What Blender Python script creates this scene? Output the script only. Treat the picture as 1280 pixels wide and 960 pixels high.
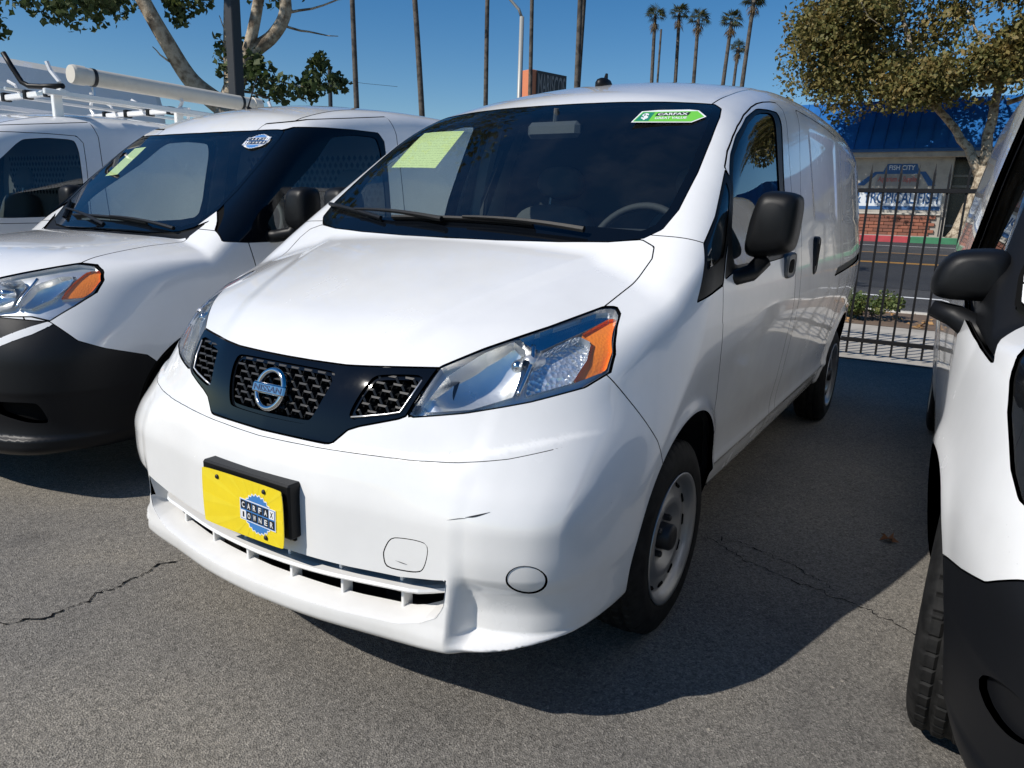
import bpy, math, random
import numpy as np
from mathutils import Vector, Matrix, Euler
random.seed(7); RNG=np.random.RandomState(11)
for o in list(bpy.data.objects): bpy.data.objects.remove(o, do_unlink=True)
SC=bpy.context.scene; COL=SC.collection
# ------------------------------------------------------------------ camera
CAMPOS=(1.4455,-1.137,1.236); YAW,PIT,ROL=[math.radians(a) for a in (-31.54,-13.21,1.8)]
cam=bpy.data.cameras.new('camera'); camo=bpy.data.objects.new('camera',cam); COL.objects.link(camo)
_f=np.array([math.sin(YAW)*math.cos(PIT),math.cos(YAW)*math.cos(PIT),math.sin(PIT)])
_r=np.array([math.cos(YAW),-math.sin(YAW),0.]); _u=np.cross(_r,_f)
_r2=_r*math.cos(ROL)+_u*math.sin(ROL); _u2=-_r*math.sin(ROL)+_u*math.cos(ROL)
camo.matrix_world=Matrix(((_r2[0],_u2[0],-_f[0],CAMPOS[0]),(_r2[1],_u2[1],-_f[1],CAMPOS[1]),(_r2[2],_u2[2],-_f[2],CAMPOS[2]),(0,0,0,1)))
cam.sensor_fit='HORIZONTAL'; cam.sensor_width=36.; cam.lens=36.*901.3/1280.; cam.clip_start=.05; cam.clip_end=3000.
SC.camera=camo
# ------------------------------------------------------------------ sky and sun
SUN_TO=Vector((-.60,-1.0,1.0)).normalized()          # direction towards the sun
elev=math.asin(SUN_TO.z); azim=math.atan2(SUN_TO.x,SUN_TO.y)
w=bpy.data.worlds.new('World'); SC.world=w; w.use_nodes=True
nt=w.node_tree; nt.nodes.clear()
sky=nt.nodes.new('ShaderNodeTexSky'); sky.sky_type='NISHITA'; sky.sun_disc=False
sky.sun_elevation=elev; sky.sun_rotation=azim; sky.altitude=200.; sky.air_density=1.0; sky.dust_density=.12; sky.ozone_density=1.6
bg=nt.nodes.new('ShaderNodeBackground'); bg.inputs[1].default_value=.100
hs=nt.nodes.new('ShaderNodeHueSaturation'); hs.inputs['Saturation'].default_value=1.44; hs.inputs['Hue'].default_value=.504; nt.links.new(sky.outputs[0],hs.inputs['Color'])
wo=nt.nodes.new('ShaderNodeOutputWorld'); nt.links.new(hs.outputs[0],bg.inputs[0]); nt.links.new(bg.outputs[0],wo.inputs[0])
sl=bpy.data.lights.new('sun','SUN'); sl.energy=5.0; sl.angle=math.radians(.53); sl.color=(1.,.95,.875)
so=bpy.data.objects.new('sun',sl); COL.objects.link(so); so.location=(-20,-12,40)
so.rotation_euler=(-SUN_TO).to_track_quat('-Z','Y').to_euler()
SC.view_settings.view_transform='Standard'; SC.view_settings.look='None'; SC.view_settings.exposure=-.06; SC.view_settings.gamma=1.
SC.view_settings.use_curve_mapping=False
SC.render.engine='CYCLES'; SC.cycles.max_bounces=10; SC.cycles.transparent_max_bounces=24; SC.cycles.caustics_reflective=False; SC.cycles.caustics_refractive=False
SC.cycles.sample_clamp_indirect=6.
# ------------------------------------------------------------------ material helpers
MATS={}
def nodes(name):
    m=bpy.data.materials.new(name); m.use_nodes=True; MATS[name]=m
    t=m.node_tree; return m,t,t.nodes['Principled BSDF'],t.nodes['Material Output']
def N(t,kind,**kw):
    n=t.nodes.new('ShaderNode'+kind)
    for k,v in kw.items():
        if k.startswith('i_'):
            key=k[2:]; key=int(key) if key.isdigit() else key.replace('_',' ')
            n.inputs[key].default_value=v
        else: setattr(n,k,v)
    return n
def ramp(t,stops,fac):
    r=t.nodes.new('ShaderNodeValToRGB'); e=r.color_ramp.elements
    while len(e)<len(stops): e.new(.5)
    for k,(p,c) in enumerate(stops): e[k].position=p; e[k].color=(*c,1.) if len(c)==3 else c
    t.links.new(fac,r.inputs[0]); return r
def plain(name,col,rough=.5,metal=0.,coat=0.,spec=.5,emit=None,bump=0.,bscale=200.):
    m,t,b,o=nodes(name)
    b.inputs['Base Color'].default_value=(*col,1.); b.inputs['Roughness'].default_value=rough; b.inputs['Metallic'].default_value=metal
    b.inputs['Coat Weight'].default_value=coat; b.inputs['Coat Roughness'].default_value=.03; b.inputs['Specular IOR Level'].default_value=spec
    tc=N(t,'TexCoord'); no=N(t,'TexNoise',i_Scale=bscale*.13 if bump==0 else bscale,i_Detail=4.); t.links.new(tc.outputs['Object'],no.inputs['Vector'])
    # slight roughness and tint variation so that no surface is perfectly even
    mr=N(t,'MapRange',i_3=max(0,rough-.05),i_4=min(1,rough+.07)); t.links.new(no.outputs[0],mr.inputs[0]); t.links.new(mr.outputs[0],b.inputs['Roughness'])
    mx=N(t,'Mix',data_type='RGBA'); mx.inputs[6].default_value=(*[c*.90 for c in col],1.); mx.inputs[7].default_value=(*[min(1,c*1.06) for c in col],1.)
    t.links.new(no.outputs[0],mx.inputs[0]); t.links.new(mx.outputs[2],b.inputs['Base Color'])
    if bump>0:
        bp=N(t,'Bump',i_Strength=bump,i_Distance=.002); t.links.new(no.outputs[0],bp.inputs['Height']); t.links.new(bp.outputs[0],b.inputs['Normal'])
    return m
def paint(name,col,spots=.5):
    m,t,b,o=nodes(name)
    tc=N(t,'TexCoord')
    n1=N(t,'TexNoise',i_Scale=3.2,i_Detail=6.,i_Roughness=.62); t.links.new(tc.outputs['Object'],n1.inputs['Vector'])
    n2=N(t,'TexNoise',i_Scale=140.,i_Detail=3.); t.links.new(tc.outputs['Object'],n2.inputs['Vector'])
    v=N(t,'TexVoronoi',i_Scale=38.); t.links.new(tc.outputs['Object'],v.inputs['Vector'])
    c1=ramp(t,[(.30,tuple(c*.93 for c in col)),(.62,col)],n1.outputs[0])
    # road film low on the body (real dirt on the paint), and a few small chips and specks
    sp=ramp(t,[(.0,(.25,.22,.2)),(.035,(.55,.53,.5)),(.06,(1,1,1))],v.outputs['Distance'])
    n3=N(t,'TexNoise',i_Scale=7.,i_Detail=2.); t.links.new(tc.outputs['Object'],n3.inputs['Vector'])
    gate=ramp(t,[(.60,(0,0,0)),(.66,(spots,spots,spots))],n3.outputs[0])
    mu=N(t,'Mix',data_type='RGBA',blend_type='MULTIPLY'); t.links.new(gate.outputs[0],mu.inputs[0]); t.links.new(c1.outputs[0],mu.inputs[6]); t.links.new(sp.outputs[0],mu.inputs[7])
    sx=N(t,'SeparateXYZ'); t.links.new(tc.outputs['Object'],sx.inputs[0])
    ad=N(t,'Math',operation='MULTIPLY_ADD',i_1=.35,i_2=0.); t.links.new(n1.outputs[0],ad.inputs[0])
    zz=N(t,'Math',operation='ADD'); t.links.new(sx.outputs[2],zz.inputs[0]); t.links.new(ad.outputs[0],zz.inputs[1])
    low=ramp(t,[(.34,(.80,.77,.72)),(.60,(1,1,1))],zz.outputs[0])
    m2=N(t,'Mix',data_type='RGBA',blend_type='MULTIPLY'); m2.inputs[0].default_value=.55; t.links.new(mu.outputs[2],m2.inputs[6]); t.links.new(low.outputs[0],m2.inputs[7])
    t.links.new(m2.outputs[2],b.inputs['Base Color'])
    rr=N(t,'MapRange',i_3=.16,i_4=.34); t.links.new(n1.outputs[0],rr.inputs[0]); t.links.new(rr.outputs[0],b.inputs['Roughness'])
    b.inputs['Coat Weight'].default_value=1.; b.inputs['Coat Roughness'].default_value=.025; b.inputs['Coat IOR'].default_value=1.45
    bp=N(t,'Bump',i_Strength=.018,i_Distance=.001); t.links.new(n2.outputs[0],bp.inputs['Height']); t.links.new(bp.outputs[0],b.inputs['Coat Normal'])
    return m
def thinglass(name,tint=(.55,.62,.60),refl=1.,dust=.02):
    m,t,b,o=nodes(name); t.nodes.remove(b)
    tr=N(t,'BsdfTransparent'); tr.inputs[0].default_value=(*tint,1.)
    gl=N(t,'BsdfGlossy'); gl.inputs['Roughness'].default_value=.004; gl.inputs[0].default_value=(refl,refl,refl,1)
    ge=N(t,'NewGeometry'); dp=N(t,'VectorMath',operation='DOT_PRODUCT'); t.links.new(ge.outputs['Incoming'],dp.inputs[0]); t.links.new(ge.outputs['Normal'],dp.inputs[1])
    ab=N(t,'Math',operation='ABSOLUTE'); t.links.new(dp.outputs['Value'],ab.inputs[0]); om=N(t,'Math',operation='SUBTRACT',i_0=1.); t.links.new(ab.outputs[0],om.inputs[1]); pw=N(t,'Math',operation='POWER',i_1=5.); t.links.new(om.outputs[0],pw.inputs[0])
    k=N(t,'Math',operation='MULTIPLY_ADD',i_1=.90,i_2=.075); t.links.new(pw.outputs[0],k.inputs[0]); k.use_clamp=True
    mx=N(t,'MixShader'); t.links.new(k.outputs[0],mx.inputs[0]); t.links.new(tr.outputs[0],mx.inputs[1]); t.links.new(gl.outputs[0],mx.inputs[2])
    df=N(t,'BsdfDiffuse'); df.inputs[0].default_value=(.5,.48,.43,1)
    tc=N(t,'TexCoord'); no=N(t,'TexNoise',i_Scale=5.,i_Detail=5.,i_Roughness=.6); t.links.new(tc.outputs['Object'],no.inputs['Vector'])
    dr=ramp(t,[(.45,(dust*.35,)*3),(.75,(dust*1.6,)*3)],no.outputs[0])
    m2=N(t,'MixShader'); t.links.new(dr.outputs[0],m2.inputs[0]); t.links.new(mx.outputs[0],m2.inputs[1]); t.links.new(df.outputs[0],m2.inputs[2])
    t.links.new(m2.outputs[0],o.inputs[0]); return m
# ------------------------------------------------------------------ object helpers
def mobj(name,V,F,mat,parent=None,smooth=False,N_=None):
    me=bpy.data.meshes.new(name)
    V=np.asarray(V,float)
    if isinstance(F,np.ndarray):
        n=F.shape[1]; me.vertices.add(len(V)); me.vertices.foreach_set('co',V.astype(np.float32).ravel())
        me.loops.add(F.size); me.loops.foreach_set('vertex_index',F.astype(np.int32).ravel())
        me.polygons.add(len(F)); me.polygons.foreach_set('loop_start',np.arange(0,F.size,n,dtype=np.int32)); me.polygons.foreach_set('loop_total',np.full(len(F),n,np.int32))
    else: me.from_pydata([tuple(v) for v in V],[],F)
    me.update(calc_edges=True); me.validate()
    if smooth or N_ is not None: me.polygons.foreach_set('use_smooth',np.ones(len(me.polygons),bool))
    if N_ is not None: me.normals_split_custom_set_from_vertices(np.asarray(N_,np.float32).tolist())
    if mat is not None: me.materials.append(MATS[mat] if isinstance(mat,str) else mat)
    o=bpy.data.objects.new(name,me); COL.objects.link(o)
    if parent is not None: o.parent=parent
    return o
def empty(name,loc=(0,0,0),rz=0.,parent=None):
    o=bpy.data.objects.new(name,None); COL.objects.link(o); o.location=loc; o.rotation_euler=(0,0,rz); o.empty_display_size=.2
    if parent is not None: o.parent=parent
    return o
def tag(o,label=None,cat=None,group=None,kind=None):
    for k,v in (('label',label),('category',cat),('group',group),('kind',kind)):
        if v: o[k]=v
    return o
def copy_tree(o,parent=None):
    c=o.copy(); COL.objects.link(c); c.parent=parent
    if parent is not None: c.matrix_parent_inverse=o.matrix_parent_inverse.copy()
    for ch in list(o.children): copy_tree(ch,c)
    return c
class MB:
    def __init__(s): s.v=[]; s.f=[]
    def add(s,V,F):
        b=len(s.v); s.v+= [tuple(map(float,p)) for p in V]; s.f+=[tuple(b+i for i in f) for f in F]; return s
    def box(s,x0,x1,y0,y1,z0,z1,M=None,bev=0.):
        if bev>0:
            b=min(bev,.49*min(abs(x1-x0),abs(y1-y0),abs(z1-z0)))
            V=[];idx={}
            cx,cy,cz=(x0+x1)/2,(y0+y1)/2,(z0+z1)/2; hx,hy,hz=abs(x1-x0)/2,abs(y1-y0)/2,abs(z1-z0)/2
            for sx in (-1,1):
                for sy in (-1,1):
                    for sz in (-1,1):
                        for k in range(3):
                            p=[sx*(hx-b),sy*(hy-b),sz*(hz-b)]; p[k]=(sx*hx,sy*hy,sz*hz)[k]; idx[(sx,sy,sz,k)]=len(V); V.append((cx+p[0],cy+p[1],cz+p[2]))
            F=[]
            for k in range(3):
                a,c=(k+1)%3,(k+2)%3
                for sg in (-1,1):
                    q=[]
                    for sa,sc in ((-1,-1),(1,-1),(1,1),(-1,1)):
                        t=[0,0,0]; t[k]=sg; t[a]=sa; t[c]=sc; q.append(idx[(*t,k)])
                    F.append(q if sg>0 else q[::-1])
                for sa in (-1,1):
                    for sc in (-1,1):       # bevel faces along axis k between faces a and c
                        t0=[0,0,0];t1=[0,0,0]; t0[k]=-1;t1[k]=1
                        for t in (t0,t1): t[a]=sa;t[c]=sc
                        q=[idx[(*t0,a)],idx[(*t1,a)],idx[(*t1,c)],idx[(*t0,c)]]; F.append(q if sa*sc<0 else q[::-1])
            for sx in (-1,1):
                for sy in (-1,1):
                    for sz in (-1,1):
                        q=[idx[(sx,sy,sz,k)] for k in range(3)]; F.append(q if sx*sy*sz>0 else q[::-1])
        else:
            V=[(x,y,z) for x in (x0,x1) for y in (y0,y1) for z in (z0,z1)]
            F=[(0,1,3,2),(4,6,7,5),(0,4,5,1),(2,3,7,6),(0,2,6,4),(1,5,7,3)]
        if M is not None: V=[tuple(M@Vector(p)) for p in V]
        return s.add(V,F)
    def tube(s,pts,r,n=8,caps=True):
        pts=[Vector(p) for p in pts]; rr=r if hasattr(r,'__len__') else [r]*len(pts)
        ref=Vector((0,0,1)); rings=[]
        for i,p in enumerate(pts):
            d=(pts[min(i+1,len(pts)-1)]-pts[max(i-1,0)]).normalized()
            if i==0:
                if abs(d.dot(ref))>.95: ref=Vector((1,0,0))
                a=d.cross(ref).normalized()
            else: a=(a-d*a.dot(d)).normalized()
            b=d.cross(a); rings.append([p+(a*math.cos(2*math.pi*k/n)+b*math.sin(2*math.pi*k/n))*rr[i] for k in range(n)])
        V=[q for R in rings for q in R]; F=[]
        for i in range(len(pts)-1):
            for k in range(n): F.append((i*n+k,i*n+(k+1)%n,(i+1)*n+(k+1)%n,(i+1)*n+k))
        if caps: F.append(tuple(range(n))[::-1]); F.append(tuple((len(pts)-1)*n+k for k in range(n)))
        return s.add(V,F)
    def lathe(s,prof,n=48,axis='x',c=(0,0,0),closed=False):
        # prof: (axial, radius) list
        V=[];F=[];m=len(prof)
        for k in range(n):
            a=2*math.pi*k/n; ca,sa=math.cos(a),math.sin(a)
            for (u,r) in prof:
                p={'x':(u,r*ca,r*sa),'y':(r*sa,u,r*ca),'z':(r*ca,r*sa,u)}[axis]; V.append((c[0]+p[0],c[1]+p[1],c[2]+p[2]))
        for k in range(n):
            for i in range(m-1+(1 if closed else 0)):
                j=(i+1)%m; q=(k*m+i,((k+1)%n)*m+i,((k+1)%n)*m+j,k*m+j); F.append(q[::-1])
        return s.add(V,F)
    def prism(s,poly,to3,t0,t1):
        # poly 2-D; to3(p,q,t) -> xyz; solid between t0 and t1
        n=len(poly); V=[to3(p,q,t0) for p,q in poly]+[to3(p,q,t1) for p,q in poly]
        F=[tuple(range(n))[::-1],tuple(range(n,2*n))]+[(i,(i+1)%n,n+(i+1)%n,n+i) for i in range(n)]
        return s.add(V,F)
    def build(s,name,mat,parent=None,smooth=False): return mobj(name,s.v,s.f,mat,parent,smooth)
def text_mesh(body,size=1.,extrude=0.,bold=0.,align='CENTER',shear=0.):
    cu=bpy.data.curves.new('t','FONT'); cu.body=body; cu.size=size; cu.extrude=extrude; cu.align_x=align; cu.align_y='CENTER'; cu.offset=bold; cu.shear=shear; cu.resolution_u=3
    ob=bpy.data.objects.new('t',cu); COL.objects.link(ob); dg=bpy.context.evaluated_depsgraph_get()
    me=ob.evaluated_get(dg).to_mesh(); V=[tuple(v.co) for v in me.vertices]; F=[tuple(p.vertices) for p in me.polygons]
    ob.evaluated_get(dg).to_mesh_clear(); bpy.data.objects.remove(ob); bpy.data.curves.remove(cu); return V,F
def place_text(name,body,mat,M,width=None,height=None,parent=None,extrude=0.,bold=0.,shear=0.):
    V,F=text_mesh(body,1.,extrude,bold,shear=shear); V=np.array(V)
    lo=V.min(0);hi=V.max(0); V[:,:2]-= (lo[:2]+hi[:2])/2
    sx=width/(hi[0]-lo[0]) if width else None; sy=height/(hi[1]-lo[1]) if height else None
    sx=sx or sy; sy=sy or sx
    V[:,0]*=sx;V[:,1]*=sy
    V=[tuple(M@Vector(p)) for p in V]
    return mobj(name,V,F,mat,parent)
def pchip(xk,yk):
    xk=np.asarray(xk,float);yk=np.asarray(yk,float)
    h=np.diff(xk);d=np.diff(yk)/h;m=np.zeros_like(yk)
    for i in range(1,len(xk)-1):
        if d[i-1]*d[i]>0:
            w1=2*h[i]+h[i-1];w2=h[i]+2*h[i-1];m[i]=(w1+w2)/(w1/d[i-1]+w2/d[i])
    m[0]=d[0];m[-1]=d[-1]
    def f(x):
        x=np.asarray(x,float);i=np.clip(np.searchsorted(xk,x)-1,0,len(xk)-2)
        t=(x-xk[i])/h[i];tc=np.clip(t,0,1)
        a=(1+2*tc)*(1-tc)**2*yk[i]+tc*(1-tc)**2*h[i]*m[i]+tc*tc*(3-2*tc)*yk[i+1]+tc*tc*(tc-1)*h[i]*m[i+1]
        return a+np.where(t<0,t*h[i]*m[i],0)+np.where(t>1,(t-1)*h[i]*m[i+1],0)
    return f
def spline(xk,yk):
    # natural cubic spline, linear outside
    xk=np.asarray(xk,float);yk=np.asarray(yk,float);n=len(xk);h=np.diff(xk)
    A=np.eye(n);b=np.zeros(n)
    for i in range(1,n-1):
        A[i,i-1]=h[i-1];A[i,i]=2*(h[i-1]+h[i]);A[i,i+1]=h[i];b[i]=6*((yk[i+1]-yk[i])/h[i]-(yk[i]-yk[i-1])/h[i-1])
    M=np.linalg.solve(A,b)
    s0=(yk[1]-yk[0])/h[0]-h[0]*M[1]/6;s1=(yk[-1]-yk[-2])/h[-1]+h[-1]*M[-2]/6
    def f(x):
        x=np.asarray(x,float);i=np.clip(np.searchsorted(xk,x)-1,0,n-2)
        xc=np.clip(x,xk[0],xk[-1]);a=xk[i+1]-xc;c=xc-xk[i];H=h[i]
        r=M[i]*a**3/(6*H)+M[i+1]*c**3/(6*H)+(yk[i]/H-M[i]*H/6)*a+(yk[i+1]/H-M[i+1]*H/6)*c
        return r+np.where(x<xk[0],(x-xk[0])*s0,0)+np.where(x>xk[-1],(x-xk[-1])*s1,0)
    return f
def smax(a,b,k):
    h=np.clip(.5+.5*(a-b)/k,0,1);return b+(a-b)*h+k*h*(1-h)
def smin(a,b,k): return -smax(-a,-b,k)
def sstep(x,a,b):
    t=np.clip((x-a)/(b-a),0,1);return t*t*(3-2*t)
def grad(f,P,e=1e-4):
    g=np.zeros_like(P)
    for k in range(3):
        D=np.zeros(3);D[k]=e;g[:,k]=(f(P+D)-f(P-D))/(2*e)
    return g
def surface_nets(f,xs,ys,zs,iters=4):
    X,Y,Z=np.meshgrid(xs,ys,zs,indexing='ij')
    nx,ny,nz=X.shape
    val=f(np.stack([X.ravel(),Y.ravel(),Z.ravel()],-1)).reshape(X.shape)
    G=(xs,ys,zs)
    acc=np.zeros((nx-1,ny-1,nz-1,3));cnt=np.zeros((nx-1,ny-1,nz-1))
    sl=lambda o,n:slice(o,n-1+o)
    dims=(nx,ny,nz);edges=[]
    for ax in range(3):
        lo=[slice(None)]*3;hi=[slice(None)]*3;lo[ax]=slice(0,-1);hi[ax]=slice(1,None)
        a=val[tuple(lo)];b=val[tuple(hi)];cr=(a<0)!=(b<0)
        t=np.where(cr,a/np.where(cr,a-b,1),0)
        idx=np.argwhere(cr);tt=t[cr]
        p=np.stack([G[k][idx[:,k]] for k in range(3)],-1).astype(float)
        p[:,ax]+=tt*(G[ax][idx[:,ax]+1]-G[ax][idx[:,ax]])
        edges.append((ax,idx,a[cr]<0))
        o=[k for k in range(3) if k!=ax]
        for d1 in (0,-1):
            for d2 in (0,-1):
                c=idx.copy();c[:,o[0]]+=d1;c[:,o[1]]+=d2
                ok=np.all((c>=0)&(c<np.array(dims)-1),1)
                np.add.at(acc,tuple(c[ok].T),p[ok]);np.add.at(cnt,tuple(c[ok].T),1)
    act=cnt>0;vid=-np.ones(cnt.shape,int);vid[act]=np.arange(act.sum())
    V=acc[act]/cnt[act][:,None]
    cx=np.argwhere(act)[:,0]
    Q=[]
    for ax,idx,neg in edges:
        o=[(ax+1)%3,(ax+2)%3]
        cs=[]
        for d1,d2 in ((-1,-1),(0,-1),(0,0),(-1,0)):
            c=idx.copy();c[:,o[0]]+=d1;c[:,o[1]]+=d2;cs.append(c)
        ok=np.all([np.all((c>=0)&(c<np.array(dims)-1),1) for c in cs],0)
        q=np.stack([vid[tuple(c[ok].T)] for c in cs],-1)
        ng=neg[ok];q[~ng]=q[~ng][:,::-1];Q.append(q)
    Q=np.concatenate(Q)
    for _ in range(iters):
        g=grad(f,V);v=f(V);gg=(g*g).sum(1)
        st=-(v/np.maximum(gg,.05))[:,None]*g
        l=np.linalg.norm(st,axis=1,keepdims=True);st*=np.minimum(1,.006/np.maximum(l,1e-9))
        V=V+st
        V[cx==0,0]=0.
    T=np.concatenate([Q[:,[0,1,2]],Q[:,[0,2,3]]])
    return V,T
def poly_sdf(pts,p,q):
    # signed distance (neg inside) to closed polygon pts; p,q coordinate arrays
    pts=np.asarray(pts,float);n=len(pts)
    d=np.full(p.shape,1e9);ins=np.zeros(p.shape,bool)
    for i in range(n):
        a=pts[i];b=pts[(i+1)%n];e=b-a
        t=np.clip(((p-a[0])*e[0]+(q-a[1])*e[1])/max(e@e,1e-12),0,1)
        dx=p-a[0]-t*e[0];dy=q-a[1]-t*e[1];d=np.minimum(d,dx*dx+dy*dy)
        c=((a[1]>q)!=(b[1]>q));
        with np.errstate(divide='ignore',invalid='ignore'):
            xx=a[0]+(q-a[1])*e[0]/(e[1] if e[1]!=0 else 1e-12)
        ins^=c&(p<xx)
    d=np.sqrt(d);return np.where(ins,-d,d)
def line_dist(pts,p,q):
    # unsigned distance to open polyline
    pts=np.asarray(pts,float);d=np.full(p.shape,1e9)
    for i in range(len(pts)-1):
        a=pts[i];b=pts[i+1];e=b-a
        t=np.clip(((p-a[0])*e[0]+(q-a[1])*e[1])/max(e@e,1e-12),0,1)
        dx=p-a[0]-t*e[0];dy=q-a[1]-t*e[1];d=np.minimum(d,dx*dx+dy*dy)
    return np.sqrt(d)
def roundpoly(pts,r=.3,n=4,closed=True):
    # corner-cutting (Chaikin) smoothing
    P=np.asarray(pts,float)
    for _ in range(n):
        A=P;B=np.roll(P,-1,0)
        if closed: P=np.stack([A*(1-r)+B*r,A*r+B*(1-r)],1).reshape(-1,2)
        else:
            A=P[:-1];B=P[1:];M=np.stack([A*(1-r)+B*r,A*r+B*(1-r)],1).reshape(-1,P.shape[1]);P=np.concatenate([P[:1],M,P[-1:]])
        r=.25
    return P
def resample_smooth(pts,n=6):
    # Catmull-Rom through open polyline
    P=np.asarray(pts,float);P=np.concatenate([[2*P[0]-P[1]],P,[2*P[-1]-P[-2]]]);out=[]
    for i in range(1,len(P)-2):
        p0,p1,p2,p3=P[i-1:i+3]
        for t in np.arange(n)/n:
            out.append(.5*(2*p1+(p2-p0)*t+(2*p0-5*p1+4*p2-p3)*t*t+(3*p1-p0-3*p2+p3)*t**3))
    out.append(P[-2]);return np.array(out)
class Shell:
    def __init__(s,f,V,T,name): s.f=f;s.V=V;s.T=T;s.L=np.zeros(len(T),int);s.names=[name]
    def lid(s,n):
        if n not in s.names: s.names.append(n)
        return s.names.index(n)
    def _split(s,src,dst,dfun,off):
        a=[s.lid(n) for n in ([src] if isinstance(src,str) else src)];b=s.lid(dst)
        sel=np.isin(s.L,a);used=np.unique(s.T[sel])
        d=np.full(len(s.V),1e9);d[used]=dfun(s.V[used])-off
        d[np.abs(d)<1e-6]=1e-6
        T=s.T[sel];dt=d[T];neg=dt<0;n=neg.sum(1)
        L=s.L[sel]
        full=n==3;L[full]=b
        cross=(n==1)|(n==2)
        Tc=T[cross];nc=neg[cross];Lc=L[cross]
        if len(Tc):
            # rotate so that the odd vertex is first
            odd=np.where(nc.sum(1)==1,np.argmax(nc,1),np.argmin(nc,1))
            r=(odd[:,None]+np.arange(3))%3;Tc=np.take_along_axis(Tc,r,1);on=np.take_along_axis(nc,r,1)[:,0]
            def mid(i,j):
                lo=np.minimum(i,j);hi=np.maximum(i,j);key=lo.astype(np.int64)*(len(s.V)+10)+hi;return key,lo,hi
            k1,l1,h1=mid(Tc[:,0],Tc[:,1]);k2,l2,h2=mid(Tc[:,0],Tc[:,2])
            K=np.concatenate([k1,k2]);u,first,inv=np.unique(K,return_index=True,return_inverse=True)
            lo=np.concatenate([l1,l2])[first];hi=np.concatenate([h1,h2])[first]
            t=d[lo]/(d[lo]-d[hi]);NV=s.V[lo]+(s.V[hi]-s.V[lo])*t[:,None]
            base=len(s.V);s.V=np.concatenate([s.V,NV]);i1=base+inv[:len(Tc)];i2=base+inv[len(Tc):]
            t1=np.stack([Tc[:,0],i1,i2],-1);t2=np.stack([i1,Tc[:,1],Tc[:,2]],-1);t3=np.stack([i1,Tc[:,2],i2],-1)
            la=np.where(on,b,Lc);lb=np.where(on,Lc,b)
            s.T=np.concatenate([s.T[~sel],T[~cross],t1,t2,t3]);s.L=np.concatenate([s.L[~sel],L[~cross],la,lb,lb])
        else:
            s.T=np.concatenate([s.T[~sel],T]);s.L=np.concatenate([s.L[~sel],L])
    def cut(s,src,dst,dfun,gap=.0022):
        if gap>0:
            s._split(src,'panel_gap',dfun,gap);
            # inside of gap region
            s._split('panel_gap',dst,lambda P:np.where(dfun(P)<9,dfun(P),9),-gap) if False else s._split2(dst,dfun,gap)
        else: s._split(src,dst,dfun,0.)
    def _split2(s,dst,dfun,gap):
        # only the part of panel_gap with d<-gap belongs to dst (old gaps have own history: mark them)
        s._split('panel_gap',dst,dfun,-gap)
        # afterwards freeze gap
        g=s.lid('panel_gap');fz=s.lid('gap_done');s.L[s.L==g]=fz
    def groove(s,src,dfun,w=.0022):
        s._split(src,'gap_done',dfun,w)
    def get(s,name):
        ids=[s.names.index(n) for n in ([name] if isinstance(name,str) else name) if n in s.names]
        if not ids: return None
        m=np.isin(s.L,ids);T=s.T[m]
        if not len(T): return None
        u,inv=np.unique(T,return_inverse=True);return s.V[u],inv.reshape(-1,3)
# ---- main van field (negative inside).  x lateral, y back from nose, z up
nv_plan=spline([0,.2,.4,.55,.66,.74,.80,.86,.95],[0,.012,.052,.112,.185,.275,.40,.62,1.1])
nv_fc=pchip([.10,.21,.228,.245,.262,.28,.32,.40,.45,.55,.62,.66,.70,.76,.82,.88,.96,1.05],[.20,.05,.0,-.026,-.034,-.035,-.028,-.020,-.02,-.02,-.010,.002,.017,.037,.061,.089,.14,.22])
nv_fo=pchip([.10,.21,.23,.25,.268,.284,.300,.34,.40,.430,.448,.50,.56,.62,.66,.72,.80,.88,.96,1.05],[.22,.06,.0,-.016,-.018,.008,.034,.034,.016,-.002,-.010,-.016,-.016,-.008,.004,.02,.05,.085,.13,.2])
nv_hc=pchip([-.1,.05,.1,.2,.35,.5,.65,.8,1.0,1.3],[.74,.862,.895,.948,1.012,1.066,1.115,1.157,1.20,1.25])
nv_rc=spline([1.3,1.5,1.6,1.8,2.0,2.3,2.8,3.5,4.2,4.7],[1.60,1.675,1.71,1.77,1.815,1.852,1.868,1.865,1.835,1.80])
nv_sy=pchip([-.2,.1,.3,.5,.7,.86,1.2,1.6,3.0,3.7,4.2,4.7],[.80,.83,.845,.854,.860,.862,.862,.864,.865,.858,.835,.79])
nv_tz=pchip([.1,.18,.25,.35,.5,.75,.92,1.02,1.12,1.25,1.4,1.6,1.75,1.9],[-.12,-.065,-.035,-.018,-.006,0,-.002,-.008,-.022,-.048,-.082,-.130,-.172,-.22])
nv_tr=pchip([.1,.2,.25,.3,.36,.405,.43,.46,.6,.75,.9,.96,1.02,1.12],[-.20,-.165,-.125,-.095,-.074,-.062,-.050,-.052,-.034,-.016,-.002,-.001,-.008,-.022])
NV_ARCH=[(.825,.335,.368),(3.785,.335,.368)]
def rbox(y,z,y0,y1,z0,z1,s=.02):
    return sstep(y,y0-s,y0+s)*sstep(y,y1+s,y1-s)*sstep(z,z0-s,z0+s)*sstep(z,z1+s,z1-s)
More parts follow.
